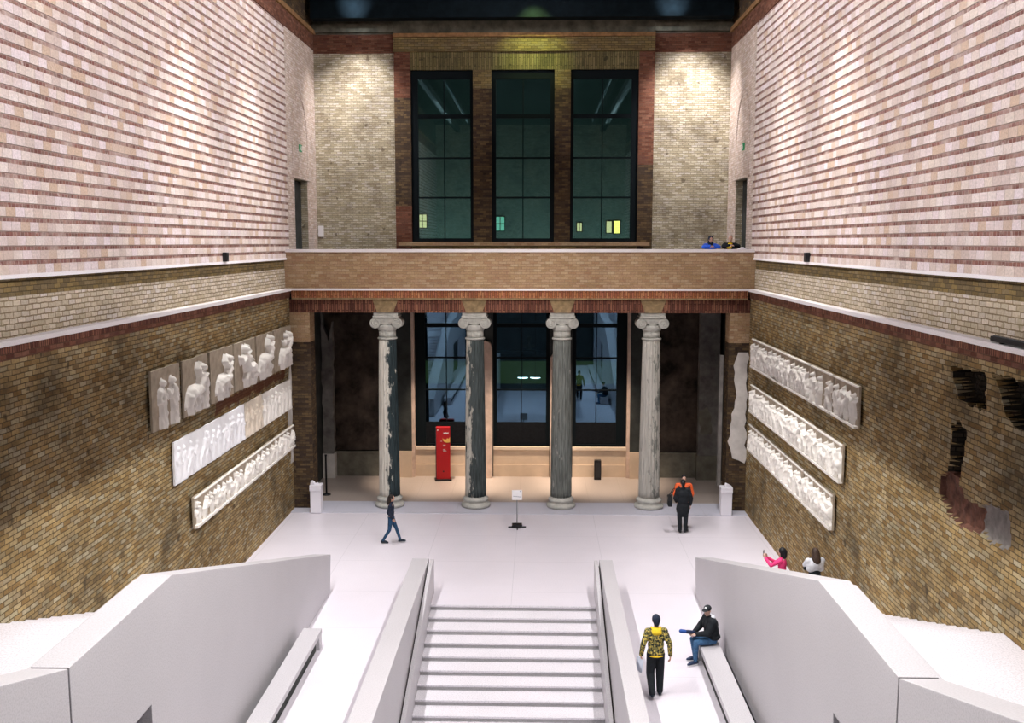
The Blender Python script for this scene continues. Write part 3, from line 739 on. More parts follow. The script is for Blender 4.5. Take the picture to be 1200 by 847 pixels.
def fig_centaur(r):
    j = lambda a=.02: r.uniform(-a, a)
    ps = [(-.30, .43, .125, .06, .46, .11, .16, 0), (-.42, .44, .03, -.50, .20, .05, .06, 30), (.10, .46, .11, .17, .72, .10, .17, 0), (.11, .73, .06, .25, .73, .055, .13, 0), (.20, .90, .075, .21, .88, .07, .18, 0), (.19, .80, .04, .19, .84, .04, .12, 0),
          (.06, .38, .07, .16 + j(.05), .22, .045, .13, 0), (.16, .22, .04, .10 + j(.06), .05, .03, .11, 0), (0, .36, .07, .0, .18, .042, .11, 0), (0, .18, .036, .05, .03, .03, .10, 0),
          (-.36, .36, .10, -.40, .20, .05, .14, 0), (-.40, .20, .04, -.34, .03, .033, .12, 0), (-.26, .34, .08, -.22, .17, .045, .12, 0), (-.22, .17, .038, -.28, .03, .032, .10, 0)]
    e = (.34 + j(.04), .66 + j(.08)); ps += [(.24, .73, .045, *e, .038, .14, 0), (*e, .036, e[0] + .07, e[1] + .12 + j(.1), .03, .13, 0)]
    e = (.0 + j(.05), .82 + j(.08)); ps += [(.11, .73, .045, *e, .038, .14, 0), (*e, .036, e[0] + .06, e[1] + .12, .03, .12, 0)]
    return ps
def relief(name, sd, y0, y1, z0, z1, figs, lab, group, mat=None, thick=.07, dscale=1.0, ragged=.02, frame=0.0, seed=0, ground=False, wide=1.0):
    """figs: list of (kind function, u centre as a fraction of the width, scale of height, flip)"""
    mat = mat or M['gypsum']; rnd = random.Random(seed)
    yc = (y0 + y1) / 2; wd = y1 - y0; ht = z1 - z0
    root = thing(name, lab, 'relief', (sd * 8.1, yc, z0), 0, group)
    out = -sd
    def W(u, v, h): return (out * (.004 + h), u * (1 if sd < 0 else -1), v)
    poly = [(-wd / 2, 0), (wd / 2, 0), (wd / 2, ht), (-wd / 2, ht)]
    poly = jag(poly, .22, ragged, seed)
    sl = MB(); p2 = [((u if sd < 0 else -u), v) for u, v in poly]
    a, b_ = sorted((out * (thick - .055), out * thick)); sl.prism(p2, 'x', a, b_)
    pins = MB()
    for fu_ in (.12, .5, .88): pins.box(*sorted((out * .003, out * (thick - .05))), (fu_ - .5) * wd - .03, (fu_ - .5) * wd + .03, .06, .12).box(*sorted((out * .003, out * (thick - .05))), (fu_ - .5) * wd - .03, (fu_ - .5) * wd + .03, ht - .12, ht - .06)
    pins.build('wall_fixing', M['blacksteel'], root)
    if frame:
        bd_ = MB(); fr_ = frame + .03
        q = sorted((out * (thick - .03), out * (thick + .085))); bd_.box(q[0], q[1], -wd / 2 + .01, wd / 2 - .01, 0.0, fr_)
        q = sorted((out * (thick - .03), out * (thick + .04))); bd_.box(q[0], q[1], -wd / 2 + .01, wd / 2 - .01, ht - .05, ht - .005)
        bd_.build('border', mat, root, bevel=.01)
    sl.build('slab', M['gypsum_ground'] if ground else mat, root, bevel=.006)
    for kind, fu, sc, fl in figs:
        ps = mirror(kind(rnd), fl * wide); H_ = ht * sc
        uc = -wd / 2 + fu * wd
        us = [p[i] + s * p[k] for p in ps for i, k in ((0, 2), (3, 5)) for s in (-1, 1)]
        ua, ub = min(us) * H_, max(us) * H_
        res = .020 if ht < 1.1 else .024
        nu = int((ub - ua) / res) + 2; nv = int(H_ / res) + 1
        U, V = np.meshgrid(ua + np.arange(nu + 1) * res, np.arange(nv + 1) * res)
        h = np.zeros_like(U)
        for p in ps: h = np.maximum(h, seg_h(U / H_, V / H_, p) * H_ * dscale)
        nz_ = np.array([[mnoise.noise(Vector((a_ * 9, b2 * 9, seed))) for a_, b2 in zip(ra, rb)] for ra, rb in zip(U + uc, V)])
        h = h * (1 + .25 * nz_)
        # smooth the joins a little
        hs = h.copy(); hs[1:-1, 1:-1] = (h[1:-1, 1:-1] * 6 + h[:-2, 1:-1] + h[2:, 1:-1] + h[1:-1, :-2] + h[1:-1, 2:]) / 10
        h = hs
        lim = (np.abs(U + uc) < wd / 2 - .02) & (V > .01)
        h = np.where(lim, h, 0)
        idx = -np.ones(h.shape, int); vs = []; fs = []
        on = h > .004
        cell = on[:-1, :-1] | on[1:, :-1] | on[:-1, 1:] | on[1:, 1:]
        for j, i in zip(*np.nonzero(cell)):
            q = []
            for jj, ii in ((j, i), (j, i + 1), (j + 1, i + 1), (j + 1, i)):
                if idx[jj, ii] < 0:
                    idx[jj, ii] = len(vs); vs.append(W(uc + U[jj, ii], frame + V[jj, ii] * (ht - frame - .045) / ht, thick - .004 + h[jj, ii]))
                q.append(int(idx[jj, ii]))
            fs.append(tuple(q))
        if vs:
            m_ = MB(); m_.add(vs, fs); m_.build('carved_figure', M['gypsum'] if mat is M['gypsum_warm'] and ht > 1.2 else mat, root, True)
    return root
def crowd(rnd, wd, ht, kinds, gap):
    n = max(1, int(wd / (ht * gap))); out = []
    for k in range(n):
        out.append((rnd.choice(kinds), (k + .5) / n + rnd.uniform(-.12, .12) / n, rnd.uniform(.88, 1.0), rnd.choice((-1, 1))))
    return out
rnd = random.Random(11)
# left wall, top row: six metopes
GL = 'square figure panels in the top row of the wall without holes'
mets = [(21.92, 23.70, [(fig_robed, .30, .92, 1), (fig_robed, .70, .93, -1)], 'square relief of two robed figures, outermost in its top row'),
        (23.92, 25.75, [(fig_centaur, .46, .94, 1), (fig_robed, .80, .92, 1)], 'square relief second from the outer end of the top row'),
        (25.95, 27.92, [(fig_centaur, .56, .90, 1)], 'square relief third from the outer end of the top row, with much bare ground'),
        (28.05, 30.15, [(fig_centaur, .54, .98, -1), (fig_warrior, .72, .92, 1)], 'square relief fourth from the outer end of the top row'),
        (30.32, 32.2, [(fig_centaur, .50, 1.02, 1)], 'square relief fifth from the outer end of the top row, figure reaching the upper edge'),
        (32.38, 34.62, [(fig_centaur, .58, .95, 1), (fig_warrior, .72, .96, -1)], 'square relief nearest the column screen in the top row of six')]
for k, (a, b_, fg, lab) in enumerate(mets):
    relief('relief_panel', -1, a, b_, 5.28, 6.68, fg, lab, GL, M['gypsum_warm'], .13, .95, .015, .0, 20 + k, True, 1.15)
mid = [(23.22, 26.78, M['gypsum_cool'], 'wide white figure panel at the outer end of the middle row below the squares'),
       (26.80, 28.96, M['gypsum_cool'], 'white figure panel second from the outer end of the middle row below the squares'),
       (29.03, 30.84, M['gypsum_warm'], 'narrow greyish figure panel third from the outer end of the middle row below the squares'),
       (30.95, 34.5, M['gypsum'], 'figure panel nearest the column screen in the middle row below the squares')]
for k, (a, b_, m_, lab) in enumerate(mid):
    relief('relief_panel', -1, a, b_, 3.75, 4.80, crowd(rnd, b_ - a, 1.05, [fig_robed, fig_robed, fig_warrior], .40), lab, 'figure panels in the middle row below the squares', m_, .10, .55, .012, .0, 40 + k)
low = [(24.36, 26.92, 'frieze panel at the outer end of the lowest row, below the squares'), (26.95, 29.80, 'frieze panel in the middle of the lowest row, below the squares'), (29.86, 34.62, 'longest frieze panel, nearest the column screen in the lowest row below the squares')]
for k, (a, b_, lab) in enumerate(low):
    relief('relief_panel', -1, a, b_, 2.36, 3.16, crowd(rnd, b_ - a, .80, [fig_warrior, fig_rider, fig_robed, fig_warrior], .62), lab, 'frieze panels of the lowest row below the squares', M['gypsum'], .12, 1.3, .015, .05, 60 + k, True)
# right wall: three rows
rt = [(29.30, 34.0, 'longest relief, top row of the wall with holes, next to the column screen'), (26.70, 29.22, 'relief second from the column screen in the top row of the wall with holes'),
      (24.62, 26.58, 'relief third from the column screen in the top row of the wall with holes'), (22.62, 24.52, 'relief at the outer end of the top row of the wall with holes')]
for k, (a, b_, lab) in enumerate(rt):
    relief('relief_panel', 1, a, b_, 5.33, 6.32, crowd(rnd, b_ - a, 1.0, [fig_warrior, fig_robed, fig_warrior, fig_rider, fig_warrior], .50), lab, 'reliefs in the top row of the wall with holes', M['gypsum'], .11, 1.3, .012, .03, 80 + k, True)
rm = [(27.72, 34.0, 'long relief next to the column screen in the middle row of the wall with holes'), (23.66, 27.70, 'relief at the outer end of the middle row of the wall with holes')]
for k, (a, b_, lab) in enumerate(rm):
    relief('relief_panel', 1, a, b_, 3.80, 4.75, crowd(rnd, b_ - a, .95, [fig_warrior, fig_robed, fig_warrior, fig_rider], .48), lab, 'reliefs in the middle row of the wall with holes', M['gypsum'], .11, 1.3, .012, .04, 90 + k, True)
rl = [(31.24, 34.1, 'relief next to the column screen in the lowest row of the wall with holes'), (29.10, 31.18, 'relief second from the column screen in the lowest row of the wall with holes'),
      (27.02, 29.04, 'relief third from the column screen in the lowest row of the wall with holes'), (24.28, 26.90, 'relief at the outer end of the lowest row, above the woman in pink')]
for k, (a, b_, lab) in enumerate(rl):
    relief('relief_panel', 1, a, b_, 2.46, 3.36, crowd(rnd, b_ - a, .9, [fig_warrior, fig_rider, fig_robed, fig_warrior], .52), lab, 'reliefs in the lowest row of the wall with holes', M['gypsum'], .11, 1.3, .012, .05, 100 + k, True)

# ------------------------------------------------------------------ small furnishings
red = plain('red lacquer', (.42, .012, .016), .35); white_ink = plain('white print', (.75, .70, .68), .5); black = plain('black plastic', (.010, .011, .013), .45)
t = thing('information_stele', 'tall red information stele with pale print on a black foot', 'stele', (-3.13, 39.45, 0), R(7))
MB().box(-.34, .34, -.20, .20, .001, .07).build('base', black, t, bevel=.01)
MB().box(-.27, .29, -.12, .12, .07, 2.20).build('body', red, t, bevel=.012)
MB().box(-.30, -.27, -.11, .11, .07, 2.18).build('side_panel', plain('dark side sheet', (.03, .03, .035), .5), t)
pr = MB()
for x0, x1, z0, z1 in ((.02, .07, 1.93, 1.98), (.075, .12, 1.93, 1.99), (.125, .18, 1.93, 1.98), (.185, .22, 1.93, 1.985), (-.23, -.19, 2.06, 2.12), (-.10, -.04, 1.62, 1.635),
                       (.0, .10, 1.47, 1.482), (.0, .07, 1.43, 1.442), (.0, .09, 1.28, 1.292), (.0, .14, 1.22, 1.232), (.0, .11, 1.245, 1.257)):
    pr.box(x0, x1, -.126, -.121, z0, z1)
pr.build('print', white_ink, t)
em = MB(); em.prism([(-.02, 1.76), (.03, 1.70), (.09, 1.72), (.12, 1.68), (.17, 1.75), (.22, 1.72), (.28, 1.80), (.28, 1.58), (.16, 1.56), (.05, 1.60), (0, 1.66)], 'y', -.127, -.121)
em.build('yellow_emblem', plain('yellow print', (.80, .48, .12), .5), t)
MB().box(-.02, .04, -.126, -.121, .36, .42).build('dark_mark', black, t)

t = thing('sign_stand', 'thin floor stand with a small white notice board', 'sign', (0, 32.78, 0), R(3))
MB().box(-.17, .17, -.13, .13, .04, .13).box(-.30, -.15, -.02, .02, .001, .045).box(.15, .30, -.02, .02, .001, .045).box(-.02, .02, -.30, .30, .001, .04).build('base', black, t, bevel=.008)
MB().lathe([(.014, .13), (.014, 1.0)], n=12).build('pole', plain('grey steel', (.22, .24, .26), .4, .6), t, True)
bd = MB().box(-.17, .17, -.03, -.012, .96, 1.30).build('board', plain('white board', (.82, .82, .84), .5), t, bevel=.004)
ln = MB()
for k in range(9): ln.box(-.13 + .03 * k, -.107 + .03 * k + .004 * (k % 2), -.033, -.0295, 1.08 - .003 * k, 1.10 - .003 * k)
ln.box(.09, .14, -.033, -.0295, 1.24, 1.27)
ln.build('print', plain('grey print', (.25, .27, .32), .6), bd)

t = thing('floor_post', 'short black square post on the floor under the third lower window', 'post', (3.12, 39.75, 0))
MB().box(-.14, .14, -.10, .10, .001, .80).build('body', black, t, bevel=.012)
MB().box(-.125, .125, -.085, .085, .80, .825).build('cap', plain('dim metal cap', (.20, .17, .14), .4, .7), t, bevel=.006)
MB().box(-.10, .10, -.104, -.10, .10, .70).build('front_panel', plain('dark grey panel', (.03, .03, .033), .6), t)

pw = plain('white lacquer', (.78, .77, .83), .45)
for x, y, lab, sd in ((-7.18, 35.28 - .75, 'white narrow plinth by the dark brick pier next to the black pole', -1), (7.33, 35.58 - 1.0, 'white narrow plinth by the pier with white plaster', 1)):
    t = thing('leaflet_plinth', lab, 'plinth', (x, y, .02), 0, 'white plinths at the ends of the column screen')
    MB().box(-.19, .19, -.19, .19, 0, .90).build('body', pw, t, bevel=.008)
    MB().box(-.205, .205, -.205, .205, .90, 1.0).build('tray', pw, t, bevel=.008)
    MB().box(-.205, .205, -.215, -.19, .80, .9).build('front_lip', pw, t, bevel=.006)
    o = thing('leaflet', 'crumpled white leaflet on the white plinth ' + ('next to the black pole' if sd < 0 else 'by the pier with white plaster'), 'leaflet', (x + sd * .06 - .03, y, 1.0 + .022), R(20 * sd), 'leaflets on the white plinths')
    lf = MB(); lf.prism([(-.10, 0), (.10, 0), (.03, .10), (-.06, .14)], 'y', -.09, .02); lf.prism([(-.04, 0), (.13, 0), (.12, .06)], 'y', .03, .11); lf.build('sheet', pw, o, bevel=.01)
t = thing('barrier_post', 'slim black pole on a foot in the shade behind the white plinth', 'post', (-7.36, 37.0, 0))
MB().lathe([(.16, .001), (.16, .03), (.05, .05), (.03, .07)], n=24).build('base', black, t, True)
MB().lathe([(.035, .06), (.035, 1.50), (.045, 1.52), (.045, 1.56)], n=16).build('pole', black, t, True)

# sensors on the upper ledges, exit signs, notice, ledge lamp
for sd, y, lab in ((-1, 28.06, 'small black box on the ledge of the wall with the six squares'), (1, 27.96, 'small black box on the ledge of the wall with the broken holes')):
    t = thing('wall_sensor', lab, 'sensor', (sd * 8.16, y, 9.02), 0, 'small black boxes on the upper ledges')
    MB().box(-.02 if sd < 0 else -.10, .10 if sd < 0 else .02, -.10, .10, .001, .26).build('housing', black, t, bevel=.01)
    l = MB(); l.lathe([(.045, .10), (.04, .17)], n=16); l.build('lens', plain('dark lens', (.02, .02, .03), .1), t, True)
for sd, y, lab in ((-1, 37.5, 'small green exit sign above the doorway on the side of the six squares'), (1, 37.3, 'small green exit sign above the doorway behind the two people on the balcony')):
    t = thing('exit_sign', lab, 'sign', (sd * 8.175, y, 12.9), 0, 'green exit signs')
    xs = sorted((0, -sd * .05)); MB().box(xs[0], xs[1], -.16, .16, 0, .26).build('housing', emit('exit green', (.04, .50, .20), .35), t, bevel=.006)
    g = MB(); q = sorted((-sd * .05, -sd * .054))
    g.box(q[0], q[1], -.10, -.06, .18, .22); g.prism([(-.09, .17), (-.04, .17), (.0, .10), (.04, .04), (.01, .04), (-.05, .10), (-.11, .05), (-.13, .07)], 'x', *q); g.box(q[0], q[1], .06, .12, .05, .21)
    g.build('pictogram', white_ink, t)
t = thing('wall_notice', 'white upright notice in the corner beside the gallery doorway', 'notice', (-8.04, 40.17, 9.78))
MB().box(-.10, .12, -.03, 0, 0, .44).build('board', plain('notice white', (.75, .73, .74), .5), t, bevel=.004)
t = thing('ledge_lamp', 'long black lamp lying on the ledge above the broken holes', 'lamp', (8.10, 14.6, 7.952))
MB().box(-.06, .06, -1.8, 1.75, .02, .10).build('housing', black, t, bevel=.012)
MB().box(-.035, .035, -1.75, 1.70, .10, .115).build('lens', plain('grey lens', (.10, .11, .13), .2), t)
for y in (-1.4, 0, 1.4): MB().box(-.05, .05, y - .03, y + .03, 0, .02).build('bracket', black, t)

# ------------------------------------------------------------------ people
SKIN = plain('skin', (.50, .29, .21), .55, var=.06, vscale=12)
SKIN2 = plain('paler skin', (.60, .38, .30), .55, var=.06, vscale=12)
EYE = plain('eye', (.02, .015, .012), .2)
def V3(*a): return Vector(a)
STAND = dict(pel=(0, 0, .95), chest=(0, .0, 1.30), neck=(0, .0, 1.47), head=(0, .025, 1.635), hy=0.0, hp=0.0,
             shL=(-.175, 0, 1.41), elL=(-.235, -.03, 1.13), wrL=(-.235, .05, .89), hdL=(0, .15, -1), hnL=(1, 0, 0),
             shR=(.175, 0, 1.41), elR=(.235, -.03, 1.13), wrR=(.235, .05, .89), hdR=(0, .15, -1), hnR=(-1, 0, 0),
             hipL=(-.09, 0, .92), knL=(-.10, .02, .50), anL=(-.10, -.01, .09), toL=(-.12, .17, .035),
             hipR=(.09, 0, .92), knR=(.10, .02, .50), anR=(.10, -.01, .09), toR=(.12, .17, .035), curl=.5)
def remesh(o, vx, sm=4, fac=.5):
    r = o.modifiers.new('remesh', 'REMESH'); r.mode = 'VOXEL'; r.voxel_size = vx; r.use_smooth_shade = True
    s = o.modifiers.new('smooth', 'SMOOTH'); s.iterations = sm; s.factor = fac
    return o
def hand(mb, w, d, n, side, curl):
    """palm with four unequal bent fingers and a thumb; d along the hand, n out of the palm"""
    w = Vector(w); d = Vector(d).normalized(); n = Vector(n); n = (n - d * n.dot(d)).normalized(); a = d.cross(n) * side
    rot = Matrix((a, n, d)).transposed()
    mb.ell(w + d * .045, (.041, .017, .055), rot, 14)
    for k, (off, L) in enumerate(((-.030, .066), (-.010, .076), (.010, .072), (.029, .056))):
        p0 = w + d * .085 + a * off
        c1 = curl * .8; d1 = (d * math.cos(c1) + n * math.sin(c1)); p1 = p0 + d1 * L * .5
        c2 = curl * 1.9; d2 = (d * math.cos(c2) + n * math.sin(c2)); p2 = p1 + d2 * L * .5
        mb.chain([w + d * .05 + a * off * .8, p0, p1, p2], [.010, .0095, .0088, .0075], 8)
    t0 = w + d * .022 - a * .032; t1 = t0 + (d * .75 - a * .6 + n * .25).normalized() * .036; t2 = t1 + (d * .95 - a * .1 + n * .3).normalized() * .030
    mb.chain([w + d * .02, t0, t1, t2], [.014, .0125, .0105, .009], 8)
def head_rot(J): return Matrix.Rotation(J['hy'], 3, 'Z') @ Matrix.Rotation(J['hp'], 3, 'X')
def person(label, loc, rz, H, pose, group=None, skin=SKIN, eyes=True):
    J = dict(STAND); J.update(pose)
    J = {k: (Vector(v) if isinstance(v, tuple) else v) for k, v in J.items()}
    root = thing('person', label, 'person', loc, rz, group); s = H / 1.75; root.scale = (s, s, s)
    b = MB(); hc = J['head']; hr = head_rot(J)
    def hp(x, y, z): return hc + hr @ Vector((x, y, z))
    b.ell(hp(0, -.01, .03), (.074, .094, .088), hr, 22); b.ell(hp(0, .025, -.035), (.060, .068, .080), hr, 20); b.ell(hp(0, .062, -.085), (.030, .026, .022), hr, 12)
    b.capsule(hp(0, .086, .018), hp(0, .104, -.018), .010, .015, 8); b.ell(hp(0, .084, -.052), (.026, .012, .009), hr, 10)
    b.capsule(hp(-.035, .079, .028), hp(.035, .079, .028), .012, .012, 8)
    for q in (-1, 1): b.ell(hp(q * .074, -.005, -.012), (.010, .020, .030), hr, 10)
    b.capsule(J['neck'] - Vector((0, 0, .04)), hp(0, -.02, -.06), .056, .050, 14)
    b.ell(J['pel'], (.165, .115, .13)); mid = (J['pel'] + J['chest']) / 2; b.ell(mid, (.140, .100, .20)); b.ell(J['chest'], (.170, .112, .19))
    b.capsule(J['shL'], J['shR'], .058, .058); b.capsule(J['chest'], J['neck'], .09, .06)
    for q in 'LR':
        b.chain([J['sh' + q], J['el' + q], J['wr' + q]], [.052, .042, .028]); hand(b, J['wr' + q], J['hd' + q], J['hn' + q], -1 if q == 'L' else 1, J['curl'])
        b.chain([J['hip' + q], J['kn' + q], J['an' + q]], [.088, .058, .038]); b.chain([J['an' + q] + Vector((0, 0, -.03)), J['to' + q]], [.036, .026])
        b.capsule(J['pel'], J['hip' + q], .10, .09)
    remesh(b.build('body', skin, root), .0075, 3)
    if eyes:
        for q in (-1, 1):
            e = MB(); e.ell(hp(q * .030, .076, .008), (.012, .008, .008), hr, 10); e.build('eye', EYE, root, True)
    return root, J, hp, hr
def jacket(root, J, mat, name='jacket', fat=1.0, hem=0.0, slim=1.0, sleeves=True, vx=.013, neckr=.070):
    b = MB(); u = J['chest'] - J['pel']
    b.ell(J['chest'] + Vector((0, 0, -.01)), (.185 * fat, .128 * fat, .185)); b.ell((J['pel'] + J['chest']) / 2, (.165 * fat, .122 * fat, .22)); b.ell(J['pel'] + Vector((0, 0, .02 - hem / 2)), (.178 * fat, .130 * fat, .12 + hem / 2))
    b.capsule(J['shL'], J['shR'], .070 * fat, .070 * fat); b.capsule(J['chest'] + Vector((0, 0, .06)), J['neck'] + Vector((0, 0, .0)), .11, neckr)
    if sleeves:
        for q in 'LR':
            w = J['wr' + q]; e = J['el' + q]; w2 = w + (e - w) * .06
            b.chain([J['sh' + q], e, w2], [.066 * fat, .056 * fat, .043 * slim])
    o = b.build(name, mat, root); remesh(o, vx, 3); return o
def trousers(root, J, mat, name='trousers', k=1.0, short=.04):
    b = MB(); b.ell(J['pel'] - Vector((0, 0, .01)), (.172, .124, .125))
    for q in 'LR':
        a = J['an' + q]; b.capsule(J['pel'] - Vector((0, 0, .03)), J['hip' + q], .10, .10)
        b.chain([J['hip' + q], J['kn' + q], a + (J['kn' + q] - a) * short], [.104, .074 * k, .056 * k])
    o = b.build(name, mat, root); remesh(o, .012, 3); return o
def shoes(root, J, mat, sole=None):
    for q in 'LR':
        a = J['an' + q]; t = J['to' + q]; d = (t - a); d = d.normalized(); h = a - Vector((0, 0, .035)) - Vector((d.x, d.y, 0)) * .04
        b = MB(); b.chain([h, a + (t - a) * .5 - Vector((0, 0, .0)), t], [.042, .048, .036]); b.capsule(h, a, .042, .048)
        o = b.build('shoe', mat, root); remesh(o, .009, 3)
        if sole:
            s_ = MB(); s_.chain([h - Vector((0, 0, .028)), t - Vector((0, 0, .022))], [.040, .038]); so = s_.build('sole', sole, o); remesh(so, .010, 2)
def fit(o, k): return o

navy = plain('navy jacket cloth', (.012, .020, .040), .8, var=.3, vscale=18); jean = plain('blue denim', (.018, .060, .125), .85, var=.35, vscale=22)
jean2 = plain('mid blue denim', (.045, .12, .24), .85, var=.35, vscale=20); blk = plain('black cloth', (.010, .013, .017), .85, var=.3, vscale=16)
shoeb = plain('dark shoe', (.012, .022, .035), .5); hairb = plain('dark brown hair', (.018, .012, .010), .6, var=.4, vscale=30); hairk = plain('black hair', (.008, .008, .010), .5, var=.3, vscale=30)
hairm = plain('brown hair', (.045, .026, .018), .6, var=.5, vscale=24)

# walking woman (stride to the picture's right)
P = dict(hipL=(-.08, 0, .91), knL=(-.08, .17, .50), anL=(-.07, .30, .10), toL=(-.07, .47, .07), hipR=(.08, 0, .91), knR=(.08, -.06, .49), anR=(.08, -.30, .10), toR=(.08, -.13, .04),
         pel=(0, 0, .94), elR=(.20, -.08, 1.14), wrR=(.19, .10, .93), hdR=(0, .45, -1), elL=(-.20, -.10, 1.14), wrL=(-.19, -.02, .90), hdL=(0, .1, -1))
r_, J, hp, hr = person('person with long dark hair, navy jacket and blue jeans walking past the half burnt column', (-3.98, 30.94, 0), R(-90), 1.58, P)
jacket(r_, J, navy, fat=.93, hem=.10); trousers(r_, J, jean, k=.86); shoes(r_, J, shoeb)
b = MB(); b.ell(hp(0, -.025, .035), (.092, .104, .098), hr); b.capsule(hp(0, -.07, 0), hp(0, -.10, -.20), .085, .075); b.capsule(hp(-.05, -.05, -.02), hp(-.07, -.05, -.18), .045, .035); b.capsule(hp(.05, -.05, -.02), hp(.07, -.05, -.18), .045, .035)
remesh(b.build('hair', hairb, r_), .012, 3)

# person in black with back turned, and person in orange close in front of them
P = dict(shL=(-.165, .03, 1.40), elL=(-.25, .02, 1.14), wrL=(-.20, .16, .98), hdL=(.5, 1, -.2), shR=(.165, .03, 1.40), elR=(.26, .02, 1.13), wrR=(.25, .06, .90), hdR=(0, .2, -1), head=(-.01, .06, 1.625), hp=-.3, chest=(0, .02, 1.28),
         anL=(-.08, -.01, .09), anR=(.09, .02, .09), toL=(-.10, .16, .035), toR=(.19, .15, .035))
r_, J, hp, hr = person('person in long black coat seen from behind, standing close to the one in orange', (5.50, 32.33, 0), R(0), 1.79, P, eyes=False)
jacket(r_, J, blk, 'coat', fat=1.26, hem=.34); trousers(r_, J, blk, k=1.1); shoes(r_, J, black)
b = MB(); b.ell(hp(0, -.03, .035), (.090, .098, .092), hr); b.capsule(hp(0, -.07, .0), hp(0, -.075, -.07), .075, .06); remesh(b.build('hair', hairk, r_), .012, 3)
bg = thing('shoulder_bag', 'black shoulder bag hanging beside the person in the long black coat', 'bag', (5.06, 32.36, .90))
MB().box(-.065, .065, -.16, .16, .0, .34).build('bag_body', blk, bg, bevel=.03); MB().box(-.07, .07, -.165, .165, .20, .35).build('flap', black, bg, bevel=.025)
sb = MB(); sb.chain([(-.0, -.13, .33), (.08, -.10, .48), (.16, -.06, .60)], [.012, .012, .012], 8); sb.chain([(0, .13, .33), (.08, .10, .48), (.16, .06, .60)], [.012, .012, .012], 8); sb.build('strap', black, bg, True)
orange = plain('orange jacket', (.80, .13, .035), .6, var=.2, vscale=14)
P = dict(shL=(-.20, 0, 1.41), elL=(-.28, .02, 1.15), wrL=(-.22, .16, .98), hdL=(.4, .9, -.4), shR=(.20, 0, 1.41), elR=(.30, .02, 1.16), wrR=(.25, .14, .96), hdR=(-.4, .9, -.4), hp=-.2)
r_, J, hp, hr = person('person in bright orange jacket and dark trousers facing the one in the black coat', (5.60, 32.94, 0), R(180), 1.80, P, skin=SKIN2)
jacket(r_, J, orange, fat=1.22, hem=.02); trousers(r_, J, blk); shoes(r_, J, black)
b = MB(); b.ell(hp(0, -.03, .045), (.086, .098, .088), hr); b.capsule(hp(0, -.06, .0), hp(0, -.06, -.05), .07, .06); remesh(b.build('hair', hairk, r_), .012, 3)
b = MB(); b.capsule(J['shL'] + V3(.03, .1, -.02), J['pel'] + V3(-.10, .135, .2), .035, .03); b.capsule(J['shR'] + V3(-.03, .1, -.02), J['pel'] + V3(.10, .135, .2), .035, .03); remesh(b.build('backpack_strap', blk, r_), .012, 2)

# man in camouflage hoodie walking away
m, nt, bs = new_mat('camouflage knit'); bs.inputs['Roughness'].default_value = .9
oc = N(nt, 'ShaderNodeTexCoord').outputs['Object']
c = mix(nt, ramp(nt, noise_n(nt, oc, 24, 3, .55), [(.50, 0), (.53, 1)], 'LINEAR'), (.055, .062, .030), (.60, .46, .10))
c = mix(nt, ramp(nt, noise_n(nt, oc, 19, 2, .5, (1.1, 1, 1.3)), [(.53, 0), (.56, 1)]), c, (.012, .016, .014))
c = mix(nt, ramp(nt, noise_n(nt, oc, 16, 2, .5, (1, 1.3, .9)), [(.56, 0), (.59, 1)]), c, (.22, .20, .06))
nt.links.new(c, bs.inputs['Base Color']); camo = m
yel = plain('yellow rib knit', (.80, .55, .03), .85, var=.15, vscale=30); beanie = plain('dark navy knit', (.015, .022, .042), .9, var=.4, vscale=40)
P = dict(elL=(-.275, -.06, 1.15), wrL=(-.30, .02, .90), hdL=(.0, .1, -1), elR=(.275, -.08, 1.15), wrR=(.30, -.03, .90), hdR=(0, 0, -1), knL=(-.10, .03, .50), anL=(-.09, -.16, .14), toL=(-.09, -.02, .045), knR=(.11, .08, .50), anR=(.11, .06, .09), toR=(.13, .24, .035))
r_, J, hp, hr = person('person in yellow and black camouflage hoodie, black trousers and dark cap walking away', (3.20, 20.26, 0), R(4), 1.78, P, eyes=False)
jk = jacket(r_, J, camo, 'hoodie', fat=1.05, slim=1.1)
b = MB(); b.ell(J['pel'] + V3(0, 0, -.045), (.190, .142, .045)); remesh(b.build('hem_band', yel, jk), .012, 2)
b = MB(); b.capsule(J['neck'] + V3(-.05, -.06, -.02), J['neck'] + V3(.05, -.06, -.02), .055, .055); b.capsule(J['neck'] + V3(-.07, -.03, .0), J['neck'] + V3(-.09, .03, .0), .035, .035); b.capsule(J['neck'] + V3(.07, -.03, .0), J['neck'] + V3(.09, .03, .0), .035, .035); b.ell(J['neck'] + V3(0, -.095, -.06), (.11, .04, .06)); remesh(b.build('hood', yel, jk), .012, 3)
for q in 'LR':
    b = MB(); w_ = J['wr' + q]; e_ = J['el' + q]; b.capsule(w_ + (e_ - w_) * .02, w_ + (e_ - w_) * .16, .046, .050); remesh(b.build('cuff', camo, jk), .012, 2)
trousers(r_, J, blk, k=1.22, short=.0); shoes(r_, J, shoeb)
b = MB(); b.ell(hp(0, -.012, .03), (.090, .108, .105), hr); b.capsule(hp(0, -.05, .0), hp(0, -.055, -.05), .075, .062); remesh(b.build('knit_cap', beanie, r_), .011, 3)
hw = r_.matrix_basis @ (J['wrL'] + V3(.0, .0, -.10))
o = MB().box(-.006, .006, -.11, .11, -.30, 0).build('leaflet', plain('pale blue paper', (.70, .76, .88), .6), loc=(3.20 - .315, 20.26 - .02 + .02, .84)); o.rotation_euler = (R(8), R(4), R(30)); tag(o, 'pale folded paper hanging from the hand of the person in camouflage', 'paper')

